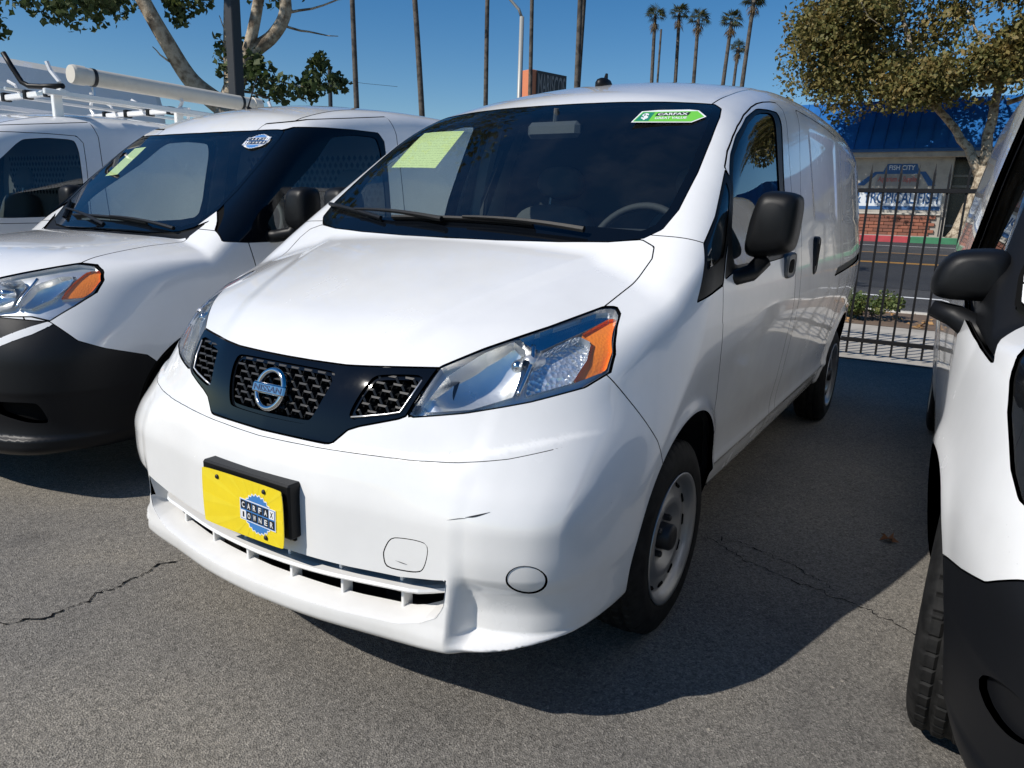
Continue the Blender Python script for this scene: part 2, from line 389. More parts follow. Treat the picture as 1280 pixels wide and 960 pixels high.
def nv_field(P):
    x=np.abs(P[:,0]);y=P[:,1];z=P[:,2]
    w=1-sstep(x,.563,.605)
    F=nv_plan(x)*(1-.50*sstep(x,.25,.65)*sstep(z,.85,.55)*(1-.5*sstep(x,.78,.86)))+nv_fc(z)*w+nv_fo(z)*(1-w)
    zc=.676+.02*x+.055*sstep(x,.45,.8)
    F=F+.008*sstep(z,zc-.001,zc+.013)*sstep(x,.83,.70)
    H=nv_hc(y-.10*x**2)-.030*(x/.75)**2-.05*sstep(x,.5,.85)*(1-.6*sstep(y,.4,.9))
    H=H-.010*sstep(x-(.27+.40*np.clip(y-.1,0,1)),-.025,.045)*sstep(y,.02,.2)
    W=1.157+.72*(y-.79-.10*x*x)+.0075*np.clip(y-.79,0,1)*np.clip(1.5-y,0,1)*4
    R=nv_rc(y)-.075*(x/.7)**2-.006*np.exp(-((x-.585)/.012)**2)*sstep(y,1.62,1.8)
    T=smax(H,smin(W,R,.05),.012)
    tm=1-.32*sstep(y,1.7,3.0)
    fb=sstep(y,.45,1.05)
    tz=np.where(z>.94,nv_tz(z)*tm,nv_tz(z)*(1-fb)+nv_tr(z)*fb)
    S=nv_sy(y)+tz
    for ay,az,ar in NV_ARCH:
        d=np.sqrt((y-ay)**2+(z-az)**2)-ar
        S=S+.014*np.exp(-(np.clip(d,0,1)/.03)**2)*fb
    S=S-.006*(rbox(y,z,2.50,3.12,1.27,1.64,.03)+rbox(y,z,3.34,4.22,1.27,1.62,.03))*sstep(y,2.3,2.4)
    f=smax(F-y,z-T,.10)
    ks=.10+.03*sstep(y,.7,1.3)
    f=smax(f,x-S,ks)
    f=smax(f,y-(4.70-.10*sstep(z,1.0,1.9)),.16)
    f=smax(f,.226+.055*sstep(x,.42,.80)+.02*sstep(y,.5,1.)-z,.03)
    return f
def nv_grid():
    xs=np.arange(-.0055,.93,.011)
    ys=np.concatenate([np.arange(-.06,1.75,.0105),np.arange(1.76,4.8,.024)])
    zs=np.concatenate([np.arange(.15,.46,.0056),np.arange(.461,1.05,.0098),np.arange(1.055,1.92,.012)])
    return xs,ys,zs
# ---- rounder van with black bumpers, same axes
pm_plan=spline([0,.25,.45,.60,.70,.78,.85,.92],[0,.022,.075,.15,.235,.35,.55,.95])
pm_fc=pchip([.10,.19,.225,.255,.285,.305,.34,.42,.47,.49,.60,.70,.78,.86,.95,1.05],[.20,.06,.008,-.016,-.016,.004,.008,-.006,-.016,-.022,-.018,.0,.025,.06,.12,.22])
pm_hc=pchip([-.1,.05,.1,.2,.35,.5,.7,.9,1.1,1.4],[.78,.90,.935,.985,1.03,1.058,1.082,1.10,1.112,1.12])
pm_rc=spline([1.35,1.55,1.7,1.9,2.2,2.6,3.2,4.0,4.7],[1.60,1.70,1.757,1.815,1.862,1.888,1.892,1.875,1.84])
pm_sy=pchip([-.2,.2,.4,.6,.9,1.3,1.8,3.4,4.2,4.7],[.84,.87,.89,.902,.912,.914,.914,.912,.90,.87])
pm_tz=pchip([.1,.2,.3,.45,.6,.8,.95,1.05,1.2,1.4,1.6,1.75,1.9],[-.14,-.09,-.05,-.025,-.01,0,-.004,-.02,-.055,-.10,-.155,-.20,-.25])
PM_ARCH=[(.885,.34,.375),(3.99,.34,.375)]
def pm_field(P):
    x=np.abs(P[:,0]);y=P[:,1];z=P[:,2]
    F=pm_plan(x)*(1-.28*sstep(x,.3,.7)*sstep(z,.9,.6))+pm_fc(z)
    H=pm_hc(y-.12*x**2)-.028*(x/.75)**2-.06*sstep(x,.5,.9)*(1-.5*sstep(y,.4,1.0))
    W=1.105+.90*(y-.93-.08*x*x)
    R=pm_rc(y)-.06*(x/.7)**2
    T=smax(H,smin(W,R,.07),.012)
    S=pm_sy(y)+pm_tz(z)*np.where(z>1.0,1-.30*sstep(y,1.7,2.5),1.)
    for ay,az,ar in PM_ARCH:
        d=np.sqrt((y-ay)**2+(z-az)**2)-ar
        S=S+.016*np.exp(-(np.clip(d,0,1)/.05)**2)*sstep(y,.45,.7)
    f=smax(F-y,z-T,.14)
    f=smax(f,x-S,.14-.03*sstep(y,.8,1.3))
    f=smax(f,y-(4.72-.08*sstep(z,1.0,1.9)),.14)
    return smax(f,.20+.03*sstep(x,.45,.85)-z,.03)
def pm_grid(h=.0165):
    xs=np.arange(-h/2,.98,h); ys=np.concatenate([np.arange(-.06,1.9,h),np.arange(1.9,4.85,h*2)]); zs=np.arange(.14,1.93,h); return xs,ys,zs
# ------------------------------------------------------------------ turning a cut shell into parts
def fnormals(f,V):
    g=grad(f,V); return g/np.maximum(np.linalg.norm(g,axis=1,keepdims=True),1e-9)
def bedges(T,V):
    e=np.concatenate([T[:,[0,1]],T[:,[1,2]],T[:,[2,0]]]); k=np.sort(e,1); key=k[:,0].astype(np.int64)*len(V)+k[:,1]
    u,inv,c=np.unique(key,return_inverse=True,return_counts=True); b=e[c[inv]==1]
    keep=~((np.abs(V[b[:,0],0])<2e-4)&(np.abs(V[b[:,1],0])<2e-4)); return b[keep]
def shell_part(sh,region,name,mat,parent,side='both',skirt=.012,offset=0.,inner=None,inner_mat=None,flat_skirt=True):
    g=sh.get(region)
    if g is None: return None
    V,T=g; Nn=fnormals(sh.f,V)
    on0=np.abs(V[:,0])<2e-4; Nn[on0,0]=0; Nn/=np.maximum(np.linalg.norm(Nn,axis=1,keepdims=True),1e-9)
    V=V+Nn*offset
    allV=[V];allN=[Nn];allT=[T];n=len(V)
    if skirt>0:
        b=bedges(T,V); a0=V[b[:,0]];a1=V[b[:,1]];i0=a0-Nn[b[:,0]]*skirt;i1=a1-Nn[b[:,1]]*skirt
        m=len(b); sn=np.cross(a1-a0,i0-a0); sn=-sn/np.maximum(np.linalg.norm(sn,axis=1,keepdims=True),1e-12)
        # quad a0,i0,i1,a1 : outward facing away from the panel
        allV+=[a0,a1,i1,i0]; allN+=[-sn]*4; k=np.arange(m)
        allT+=[np.stack([n+k,n+3*m+k,n+2*m+k],-1),np.stack([n+k,n+2*m+k,n+m+k],-1)]
    V=np.concatenate(allV);Nn=np.concatenate(allN);T=np.concatenate(allT)
    def mir(V,Nn,T): return V*[-1,1,1],Nn*[-1,1,1],T[:,::-1]
    if side=='both':
        v2,n2,t2=mir(V,Nn,T); T=np.concatenate([T,t2+len(V)]);V=np.concatenate([V,v2]);Nn=np.concatenate([Nn,n2])
    elif side=='right': V,Nn,T=mir(V,Nn,T)      # the van's right side is -x
    o=mobj(name,V,T,mat,parent,N_=Nn)
    if inner:
        g=sh.get(region);V,T=g;Nn=fnormals(sh.f,V);V=V-Nn*inner;T=T[:,::-1];Nn=-Nn
        if side=='both':
            v2,n2,t2=mir(V,Nn,T); T=np.concatenate([T,t2+len(V)]);V=np.concatenate([V,v2]);Nn=np.concatenate([Nn,n2])
        elif side=='right': V,Nn,T=mir(V,Nn,T)
        mobj('inner_trim',V,T,inner_mat,o,N_=Nn)
    return o
def f_surf_y(f,x,z,y0=-.3,y1=1.6):
    # y of the first surface met when travelling backwards from the front at (x,z)
    x=np.atleast_1d(x).astype(float);z=np.broadcast_to(z,x.shape).astype(float)
    ys=np.linspace(y0,y1,400); out=np.full(x.shape,np.nan)
    P=np.stack([np.repeat(x,400),np.tile(ys,len(x)),np.repeat(z,400)],-1); v=f(P).reshape(len(x),400)
    for i in range(len(x)):
        k=np.argmax(v[i]<0)
        if v[i,k]<0: out[i]=ys[k-1]+(ys[k]-ys[k-1])*v[i,k-1]/(v[i,k-1]-v[i,k]) if k>0 else ys[0]
    return out
def f_surf_z(f,x,y,z1=2.2,z0=.3):
    x=np.atleast_1d(x).astype(float);y=np.broadcast_to(y,x.shape).astype(float)
    zs=np.linspace(z1,z0,500); P=np.stack([np.repeat(x,500),np.repeat(y,500),np.tile(zs,len(x))],-1); v=f(P).reshape(len(x),500); out=np.full(x.shape,np.nan)
    for i in range(len(x)):
        k=np.argmax(v[i]<0)
        if k>0: out[i]=zs[k-1]+(zs[k]-zs[k-1])*v[i,k-1]/(v[i,k-1]-v[i,k])
    return out
def f_surf_x(f,y,z,x1=1.3,x0=.2):
    y=np.atleast_1d(y).astype(float);z=np.broadcast_to(z,y.shape).astype(float)
    xs=np.linspace(x1,x0,400); P=np.stack([np.tile(xs,len(y)),np.repeat(y,400),np.repeat(z,400)],-1); v=f(P).reshape(len(y),400); out=np.full(y.shape,np.nan)
    for i in range(len(y)):
        k=np.argmax(v[i]<0)
        if k>0: out[i]=xs[k-1]+(xs[k]-xs[k-1])*v[i,k-1]/(v[i,k-1]-v[i,k])
    return out
def pillow(outline,layers,to3,flip=False):
    # outline (n,2); layers: list of (inset scale about centroid, depth); closed solid
    P=np.asarray(outline,float); c=P.mean(0); n=len(P); V=[];F=[]
    for s,t in layers:
        for p in c+(P-c)*s: V.append(to3(p[0],p[1],t))
    m=len(layers)
    for i in range(m-1):
        for k in range(n): q=(i*n+k,i*n+(k+1)%n,(i+1)*n+(k+1)%n,(i+1)*n+k); F.append(q[::-1] if flip else q)
    F.append(tuple(range(n)) if flip else tuple(range(n))[::-1]); e=tuple((m-1)*n+k for k in range(n)); F.append(e[::-1] if flip else e)
    return V,F
# ------------------------------------------------------------------ materials
paint('white_paint',(.81,.805,.79)); paint('white_paint_b',(.80,.795,.78),.25)
plain('black_gloss',(.003,.004,.006),.04,spec=.34); plain('black_plastic',(.006,.0064,.0072),.42,spec=.22,bump=.12,bscale=900.); plain('black_gap',(.004,.004,.004),.9,spec=.1)
plain('bumper_plastic',(.007,.0075,.009),.40,spec=.24,bump=.15,bscale=700.)
plain('grey_plastic',(.075,.077,.08),.45,bump=.1,bscale=800.); plain('interior_dark',(.034,.035,.038),.75); plain('interior_mid',(.11,.112,.115),.8); plain('interior_light',(.32,.33,.32),.8)
plain('seat_cloth',(.09,.092,.096),.95,bump=.5,bscale=600.); plain('chrome',(.66,.66,.66),.08,metal=1.); plain('satin_chrome',(.76,.75,.73),.30,metal=.7)
plain('reflector',(.90,.89,.86),.24,metal=.72); plain('steel_wheel',(.36,.365,.37),.34,metal=.75); plain('hub_black',(.012,.012,.013),.5)
plain('underbody',(.010,.010,.011),.9,spec=.2)
plain('mesh_plastic',(.012,.0125,.0135),.38,spec=.35)
thinglass('windscreen',(.80,.87,.86),1.,.010); thinglass('side_glass',(.66,.74,.73),1.,.010); thinglass('lens',(.93,.95,.97),1.,.012)
plain('mirror_glass',(.8,.82,.84),.02,metal=1.)
def amber_mat():
    m,t,b,o=nodes('amber'); b.inputs['Base Color'].default_value=(1.,.27,.02,1); b.inputs['Roughness'].default_value=.16; b.inputs['Coat Weight'].default_value=1.
    tc=N(t,'TexCoord'); v=N(t,'TexVoronoi',i_Scale=150.); t.links.new(tc.outputs['Object'],v.inputs[0]); bp=N(t,'Bump',i_Strength=.35,i_Distance=.003); t.links.new(v.outputs[0],bp.inputs['Height']); t.links.new(bp.outputs[0],b.inputs['Normal'])
    b.inputs['Metallic'].default_value=0.
amber_mat()
def flute_mat(name,scale,vec=(1,0,0)):
    m,t,b,o=nodes(name); b.inputs['Base Color'].default_value=(.80,.82,.85,1); b.inputs['Metallic'].default_value=.7; b.inputs['Roughness'].default_value=.16
    tc=N(t,'TexCoord'); v=N(t,'TexVoronoi',i_Scale=scale,feature='F1'); t.links.new(tc.outputs['Object'],v.inputs[0]); bp=N(t,'Bump',i_Strength=.8,i_Distance=.006); t.links.new(v.outputs[0],bp.inputs['Height']); t.links.new(bp.outputs[0],b.inputs['Normal'])
flute_mat('signal_reflector',95.)
def rubber(name):
    m,t,b,o=nodes(name); b.inputs['Roughness'].default_value=.72; b.inputs['Specular IOR Level'].default_value=.2
    tc=N(t,'TexCoord'); n=N(t,'TexNoise',i_Scale=30.,i_Detail=6.); t.links.new(tc.outputs['Object'],n.inputs[0])
    r=ramp(t,[(.35,(.006,.006,.006)),(.7,(.017,.0165,.016))],n.outputs[0]); t.links.new(r.outputs[0],b.inputs['Base Color'])
    n2=N(t,'TexNoise',i_Scale=400.); t.links.new(tc.outputs['Object'],n2.inputs[0]); bp=N(t,'Bump',i_Strength=.25,i_Distance=.001); t.links.new(n2.outputs[0],bp.inputs['Height']); t.links.new(bp.outputs[0],b.inputs['Normal'])
rubber('rubber')
plain('plate_yellow',(.86,.66,.012),.30,coat=.6); plain('plate_ray',(.88,.695,.022),.30,coat=.6); plain('print_white',(.80,.80,.80),.4); plain('print_black',(.012,.012,.014),.4); plain('print_blue',(.05,.20,.50),.4); plain('print_navy',(.03,.06,.14),.4)
plain('tag_green',(.16,.55,.06),.4); plain('tag_dark_green',(.02,.22,.13),.4); plain('tag_lime',(.40,.72,.16),.4); plain('print_red',(.55,.10,.07),.4)
def paper_mat():
    m,t,b,o=nodes('paper'); b.inputs['Roughness'].default_value=.8
    tc=N(t,'TexCoord'); sx=N(t,'SeparateXYZ'); t.links.new(tc.outputs['UV'],sx.inputs[0])
    wv=N(t,'Math',operation='FRACT'); ml=N(t,'Math',operation='MULTIPLY',i_1=22.); t.links.new(sx.outputs[1],ml.inputs[0]); t.links.new(ml.outputs[0],wv.inputs[0])
    line=N(t,'Math',operation='LESS_THAN',i_1=.28); t.links.new(wv.outputs[0],line.inputs[0])
    mp=N(t,'Mapping'); mp.inputs['Scale'].default_value=(38,22,1); t.links.new(tc.outputs['UV'],mp.inputs[0]); no=N(t,'TexNoise',i_Scale=1.,i_Detail=2.); t.links.new(mp.outputs[0],no.inputs[0])
    wd=N(t,'Math',operation='GREATER_THAN',i_1=.47); t.links.new(no.outputs[0],wd.inputs[0])
    a=N(t,'Math',operation='MULTIPLY'); t.links.new(line.outputs[0],a.inputs[0]); t.links.new(wd.outputs[0],a.inputs[1])
    mx=N(t,'Mix',data_type='RGBA'); mx.inputs[6].default_value=(.74,.82,.36,1); mx.inputs[7].default_value=(.42,.47,.20,1); t.links.new(a.outputs[0],mx.inputs[0]); t.links.new(mx.outputs[2],b.inputs['Base Color'])
paper_mat()
# ------------------------------------------------------------------ wheel: the part is the steel rim, with tyre and hub cap as sub-parts
def make_wheel(parent,x,y,z,R=.302,rr=.2,width=.185,side=1,style='steel',steer=0.,fine=True):
    # built about the origin with +x outboard, outer sidewall at x=0
    seg=360 if fine else 72
    hw=width; prof=[(-.012,rr-.003),(-.004,rr+.004),(-.002,rr+.018),(.0,rr+.035),(.0,rr+.05),(-.004,R-.045),(-.010,R-.028),(-.018,R-.014),(-.026,R-.006)]
    nt_=23
    tread=[(-.026-(hw-.052)*k/(nt_-1),R) for k in range(1,nt_-1)]
    prof=prof+tread+[(-hw+.026,R-.006),(-hw+.016,R-.02),(-hw+.006,R-.045),(-hw,rr+.04),(-hw+.01,rr)]
    prof=np.array(prof); m=len(prof); A=np.arange(seg)*2*np.pi/seg
    V=np.zeros((seg,m,3)); 
    for i,(u,r) in enumerate(prof):
        rad=np.full(seg,r)
        if 9<=i<9+nt_-2:
            k=i-9; groove=k in (3,4,9,10,11,16,17)
            if groove: rad-=.007
            else:
                ph=(np.arange(seg)+(0 if k<5 else 3 if k<14 else 1))%7; rad=np.where(ph<1 if fine else False,rad-.005,rad)
            rad-=.006*((k-(nt_-3)/2)/((nt_-3)/2))**2
        elif i in (7,8):
            ph=np.arange(seg)%7; rad=np.where(ph<1 if fine else False,rad-.004,rad)
        V[:,i,0]=u; V[:,i,1]=rad*np.cos(A); V[:,i,2]=rad*np.sin(A)
    idx=np.arange(seg*m).reshape(seg,m); nx=np.roll(idx,-1,0)
    Fq=np.stack([idx[:,:-1],idx[:,1:],nx[:,1:],nx[:,:-1]],-1).reshape(-1,4)
    # rim disc
    b=MB()
    if style=='steel':
        b.lathe([(-.16,rr-.012),(-.03,rr-.014),(-.012,rr-.006),(-.002,rr+.003),(-.001,rr-.003),(-.006,rr-.012),(-.020,rr-.022),(-.030,rr-.028),(-.034,rr-.034),(-.032,rr-.05),(-.030,rr-.06),(-.024,rr-.075),(-.020,rr-.085),(-.024,rr-.098),(-.044,rr-.115),(-.052,rr-.13),(-.050,rr-.15),(-.046,rr-.16),(-.05,.0)],64)
    else:
        b.lathe([(-.16,rr-.012),(-.03,rr-.014),(-.012,rr-.006),(-.002,rr+.003),(-.001,rr-.004),(-.012,rr-.02),(-.03,rr-.03),(-.028,rr-.06),(-.02,rr-.09),(-.012,rr-.14),(-.01,.02),(-.01,0)],64)
    wv=b.build('wheel','steel_wheel',parent,smooth=True)
    ty=mobj('tyre',V.reshape(-1,3),Fq,'rubber',wv,smooth=False)
    me=ty.data; sm=np.ones(len(me.polygons),bool); ii=np.tile(np.arange(m-1),seg); sm[(ii>=8)&(ii<9+nt_-2)]=False; me.polygons.foreach_set('use_smooth',sm)
    h=MB(); h.lathe([(-.05,.042),(-.012,.040),(-.004,.034),(-.002,.02),(-.002,0)],24)
    h.build('hub_cap','hub_black',wv,smooth=True)
    if style=='steel':
        s=MB(); s.box(-.040,-.0285,-.019,.019,rr-.046,rr-.0335,bev=.004); v0=s.build('vent_slot','black_gap',wv)
        for k in range(12):
            o=v0 if k==0 else v0.copy()
            if k: COL.objects.link(o)
            o.parent=wv; o.rotation_euler=(2*math.pi*(k+.3)/12,0,0)
        s=MB(); s.lathe([(-.055,.011),(-.030,.011),(-.026,.007),(-.026,0)],6,'x',(0,0,.057)); v0=s.build('lug_nut','hub_black',wv)
        for k in range(4):
            o=v0 if k==0 else v0.copy()
            if k: COL.objects.link(o)
            o.parent=wv; o.rotation_euler=(2*math.pi*(k+.4)/4,0,0)
    wv.location=(x,y,z); wv.rotation_euler=(random.uniform(0,6.28) if False else .35,0,(0 if side>0 else math.pi)+steer)
    return wv
# ------------------------------------------------------------------ the white cargo van in the middle
def van_cuts_nv():
    V,T=surface_nets(nv_field,*nv_grid()); sh=Shell(nv_field,V,T,'body')
    X=lambda P:P[:,0];Y=lambda P:P[:,1];Z=lambda P:P[:,2]
    for ay,az,ar in NV_ARCH: sh.cut('body','arch_hole',lambda P:np.maximum(np.sqrt((Y(P)-ay)**2+(Z(P)-az)**2)-ar,.45-X(P)),0)
    ws=np.array([(-.2,.786),(0,.786),(.19,.793),(.40,.813),(.55,.835),(.645,.862),(.686,.905),(.702,.985),(.696,1.15),(.678,1.31),(.655,1.46),(.635,1.535),(.60,1.565),(.50,1.545),(.334,1.522),(.15,1.508),(0,1.504),(-.2,1.504)])
    wsd=lambda P:np.maximum(poly_sdf(ws,X(P),Y(P)),1.10-Z(P))
    sh.cut('body','frit',wsd,.0022); sh.cut('frit','windshield',lambda P:np.maximum(poly_sdf(ws,X(P),Y(P))+.030,(.875+.04*np.clip(X(P),0,1)**2)-Y(P)),0)
    hl=np.array([(.403,.773),(.418,.814),(.436,.884),(.508,.925),(.607,.973),(.674,1.014),(.700,1.014),(.722,.999),(.745,.96),(.762,.918),(.766,.878),(.735,.849),(.651,.822),(.532,.794)])
    sh.cut('body','headlight',lambda P:np.maximum(poly_sdf(hl,X(P),Z(P)),Y(P)-.62),.002)
    gr=np.array([(-.1,.688),(.215,.690),(.228,.694),(.262,.728),(.29,.74),(.385,.768),(.401,.776),(.415,.82),(.433,.881),(.40,.879),(.2,.866),(0,.864),(-.1,.864)])
    sh.cut('body','grille_frame',lambda P:np.maximum(poly_sdf(gr,X(P),Z(P)),Y(P)-.4),.0022)
    cm=roundpoly([(-.183,.842),(.183,.842),(.146,.730),(-.146,.730)],.06,3); sg=roundpoly([(.292,.846),(.406,.856),(.382,.782),(.262,.758)],.08,3)
    mf=lambda P:np.minimum(poly_sdf(cm,X(P),Z(P)),poly_sdf(sg,X(P),Z(P)))
    sh.cut('grille_frame','grille_bevel',lambda P:mf(P)-.009,0)
    sh.cut('grille_bevel','mesh_hole',lambda P:np.minimum(poly_sdf(cm,X(P),Z(P)),poly_sdf(sg,X(P),Z(P))),0)
    ml=[(0,.292),(.30,.293),(.44,.299),(.50,.315),(.541,.338),(.557,.368),(.562,.434),(.53,.427),(.44,.413),(.30,.407),(0,.407)]
    sl=np.array([(-.2,.292)]+ml+[(-.2,.407)])
    sh.cut('body','slot',lambda P:np.maximum(poly_sdf(sl,X(P),Z(P)),Y(P)-.3),0)
    ub=np.array([(-.2,.676),(0,.676),(.2,.680),(.45,.686),(.55,.694),(.65,.709),(.72,.726),(.80,.746),(.95,.78),(.95,1.1),(-.2,1.1)])
    sh.cut('body','upper_bumper',lambda P:np.maximum(poly_sdf(ub,X(P),Z(P)),np.maximum(Y(P)-.60,Z(P)-.875))*(1+900*np.maximum(sstep(X(P),.725,.745),sstep(Z(P),.80,.82))),.0008)
    fg=np.array([(.726+.036*math.cos(a),.452+.038*math.sin(a)) for a in np.arange(24)*2*math.pi/24])
    sh.cut('body','fog_cover',lambda P:np.maximum(poly_sdf(fg,X(P),Z(P)),Y(P)-.4),.0016)
    tw=roundpoly([(.396,.465),(.418,.509),(.52,.516),(.503,.435),(.403,.427)],.16,3)
    tf=lambda P:np.maximum(poly_sdf(tw,X(P),Z(P)),Y(P)-.4)
    sh._split('body','tow_gap',tf,.0013); sh._split('tow_gap','tow_cover',tf,-.0013)
    bp=np.array([(-.5,-.2),(-.5,.862),(.20,.866),(.40,.879),(.464,.797),(.551,.689),(.60,.60),(.60,-.2)])
    sh.cut(['body','upper_bumper'],'bumper',lambda P:poly_sdf(bp,Y(P),Z(P)),.0016)
    L_=sh.names.index('upper_bumper'); sh.L[sh.L==L_]=0
    hd=np.array([(-.3,-.3),(.62,-.3),(.64,.3),(.672,.52),(.691,.704),(.702,.80),(.690,.84),(.645,.858),(.55,.833),(.40,.811),(.19,.791),(0,.784),(-.3,.784)])
    sh.cut('body','hood',lambda P:np.maximum(poly_sdf(hd,X(P),Y(P)),.84-Z(P)),.0020)
    qw=np.array([(.789,1.02),(.918,1.172),(1.038,1.248),(1.236,1.398),(1.225,1.345),(1.045,1.13),(1.012,1.07),(1.003,1.056)])
    sh.cut('body','sail',lambda P:np.maximum(poly_sdf(qw,Y(P),Z(P)),.5-X(P)),.0018)
    qg=np.array([(.875,1.10),(.925,1.163),(1.04,1.238),(1.20,1.36),(1.19,1.325),(1.03,1.135)])
    sh.cut('sail','quarter_glass',lambda P:poly_sdf(qg,Y(P),Z(P)),0)
    dr=np.array([(1.236,1.402),(1.309,1.458),(1.40,1.513),(1.48,1.555),(1.60,1.606),(1.738,1.652),(1.83,1.677),(1.917,1.694),(2.02,1.709),(2.09,1.714),(2.125,1.69),(2.10,1.55),(2.055,1.30),(2.035,1.1),(2.03,.7),(2.03,.30),(1.14,.30),(1.12,.5),(1.088,.69),(1.025,.85),(1.0,.95),(1.0,1.05),(1.045,1.13),(1.225,1.345)])
    sh.cut('body','front_door',lambda P:np.maximum(poly_sdf(dr,Y(P),Z(P)),.45-X(P)),.0022)
    go=roundpoly([(1.238,1.385),(1.05,1.125),(1.02,1.066),(1.11,1.083),(1.40,1.094),(1.88,1.108),(1.915,1.14),(1.945,1.36),(2.035,1.63),(2.025,1.668),(1.909,1.664),(1.779,1.652),(1.60,1.598),(1.42,1.518),(1.31,1.448)],.12,2)
    sh.cut('front_door','window_seal',lambda P:poly_sdf(go,Y(P),Z(P)),.0012)
    gg=roundpoly([(1.252,1.372),(1.326,1.444),(1.439,1.509),(1.593,1.579),(1.731,1.625),(1.812,1.643),(1.93,1.655),(1.955,1.64),(1.90,1.45),(1.86,1.30),(1.84,1.125),(1.13,1.098),(1.14,1.20)],.12,2)
    sh.cut('window_seal','side_window',lambda P:poly_sdf(gg,Y(P),Z(P)),0)
    fe=np.array([(.30,.2),(.30,1.3),(.78,1.24),(.862,1.198),(.925,1.172),(.789,1.02),(1.0,1.052),(1.0,.95),(1.025,.85),(1.088,.69),(1.12,.5),(1.14,.3),(1.14,.2)])
    sh.cut('body','fender',lambda P:np.maximum(poly_sdf(fe,Y(P),Z(P)),.45-X(P)),.0016)
    sd=np.array([(2.353,1.722),(3.22,1.695),(3.25,1.5),(3.25,.75),(3.33,.68),(3.33,.36),(2.14,.30),(2.13,.9),(2.16,1.1),(2.279,1.504)])
    sh.cut('body','sliding_door',lambda P:np.maximum(poly_sdf(sd,Y(P),Z(P)),.45-X(P)),.0020)
    rl=np.array([(3.05,.968),(3.16,1.012),(4.45,1.062),(4.45,1.015)])
    sh.cut(['body','sliding_door'],'slide_rail',lambda P:np.maximum(poly_sdf(rl,Y(P),Z(P)),.45-X(P)),0)
    sh.cut('body','roof',lambda P:np.maximum(np.maximum(X(P)-.592,1.585-Z(P)),1.4-Y(P)),.003)
    return sh
def headlight_part(sh,parent,side,region,sub,front,lens_mat='lens'):
    # housing mesh with lens, reflectors, amber and bulb as sub-parts; sub: list of (name, polygon, depth, material)
    g=sh.get(region); V,T=g; hs=Shell(sh.f,V.copy(),T.copy(),'rest')
    for nm,poly,dep,mt in sub:
        if poly is not None: hs.cut('rest',nm,lambda P:poly_sdf(poly,P[:,0],P[:,2]),0)
    out=None
    for nm,poly,dep,mt in sub:
        gg=hs.get(nm if poly is not None else 'rest')
        if gg is None: continue
        v,t=gg; n=fnormals(sh.f,v); dd=dep(v) if callable(dep) else np.full(len(v),dep)
        vv=v-n*dd[:,None]
        b=bedges(t,v); m=len(b); a0=vv[b[:,0]];a1=vv[b[:,1]]
        o0=v[b[:,0]]-n[b[:,0]]*.004;o1=v[b[:,1]]-n[b[:,1]]*.004; k=np.arange(m); nn=len(vv)
        VV=np.concatenate([vv,a0,a1,o1,o0]); TT=np.concatenate([t,np.stack([nn+k,nn+m+k,nn+2*m+k],-1),np.stack([nn+k,nn+2*m+k,nn+3*m+k],-1)])
        if side=='right': VV=VV*[-1,1,1];TT=TT[:,::-1]
        o=mobj('headlight' if out is None else nm,VV,TT,mt,parent if out is None else out,smooth=True)
        if out is None: out=o
    ls=shell_part(sh,region,'lens',lens_mat,out,side,skirt=.004,offset=-.0008)
    # black rim joint of the lens
    hb=Shell(sh.f,V.copy(),T.copy(),'in'); be=bedges(T,V); pts=V[be[:,0]]
    return out
def liner(parent,s,wy,wz,R,x0,x1,a0=2):
    # half-round arch liner with an inner wall, open below
    n=22; V=[];F=[]
    for k in range(n+1):
        a=math.radians(a0+(180-2*a0)*k/n); c,sn=math.cos(a),math.sin(a)
        V+=[(s*x0,wy+.03*c,wz+.03*sn),(s*x0,wy+R*c,wz+R*sn),(s*x1,wy+R*c,wz+R*sn)]
    for k in range(n):
        for i in (0,1): q=(3*k+i,3*k+i+1,3*k+i+4,3*k+i+3); F.append(q if s>0 else q[::-1])
    return mobj('wheel_liner',V,F,'underbody',parent)
van=empty('cargo_van'); tag(van,'white cargo van with black grille and yellow front plate standing in the middle','van')
SH=van_cuts_nv()
shell_part(SH,'hood','hood','white_paint',van); shell_part(SH,'bumper','front_bumper','white_paint',van,skirt=.045)
shell_part(SH,'roof','roof','white_paint',van,inner=.03,inner_mat='interior_mid')
shell_part(SH,'body','body_shell','white_paint',van,skirt=.02,inner=.03,inner_mat='interior_dark')
shell_part(SH,'gap_done','panel_gap','black_gap',van,skirt=0,offset=-.008)
shell_part(SH,'fog_cover','fog_light_cover','white_paint_b',van,'left',skirt=.006,offset=-.0025); shell_part(SH,'fog_cover','fog_light_cover','white_paint_b',van,'right',skirt=.006,offset=-.0025)
shell_part(SH,'tow_cover','tow_hook_cover','white_paint',van,'left',skirt=.006,offset=-.001)
shell_part(SH,['tow_cover','tow_gap'],'bumper_blank','white_paint',van,'right',skirt=.0); shell_part(SH,'tow_gap','panel_gap','black_gap',van,'left',skirt=0,offset=-.006)
ws_o=shell_part(SH,'windshield','windshield','windscreen',van,skirt=.004,offset=-.002); fr_o=shell_part(SH,'frit','windshield_border','black_gloss',ws_o,skirt=.006,offset=-.002)
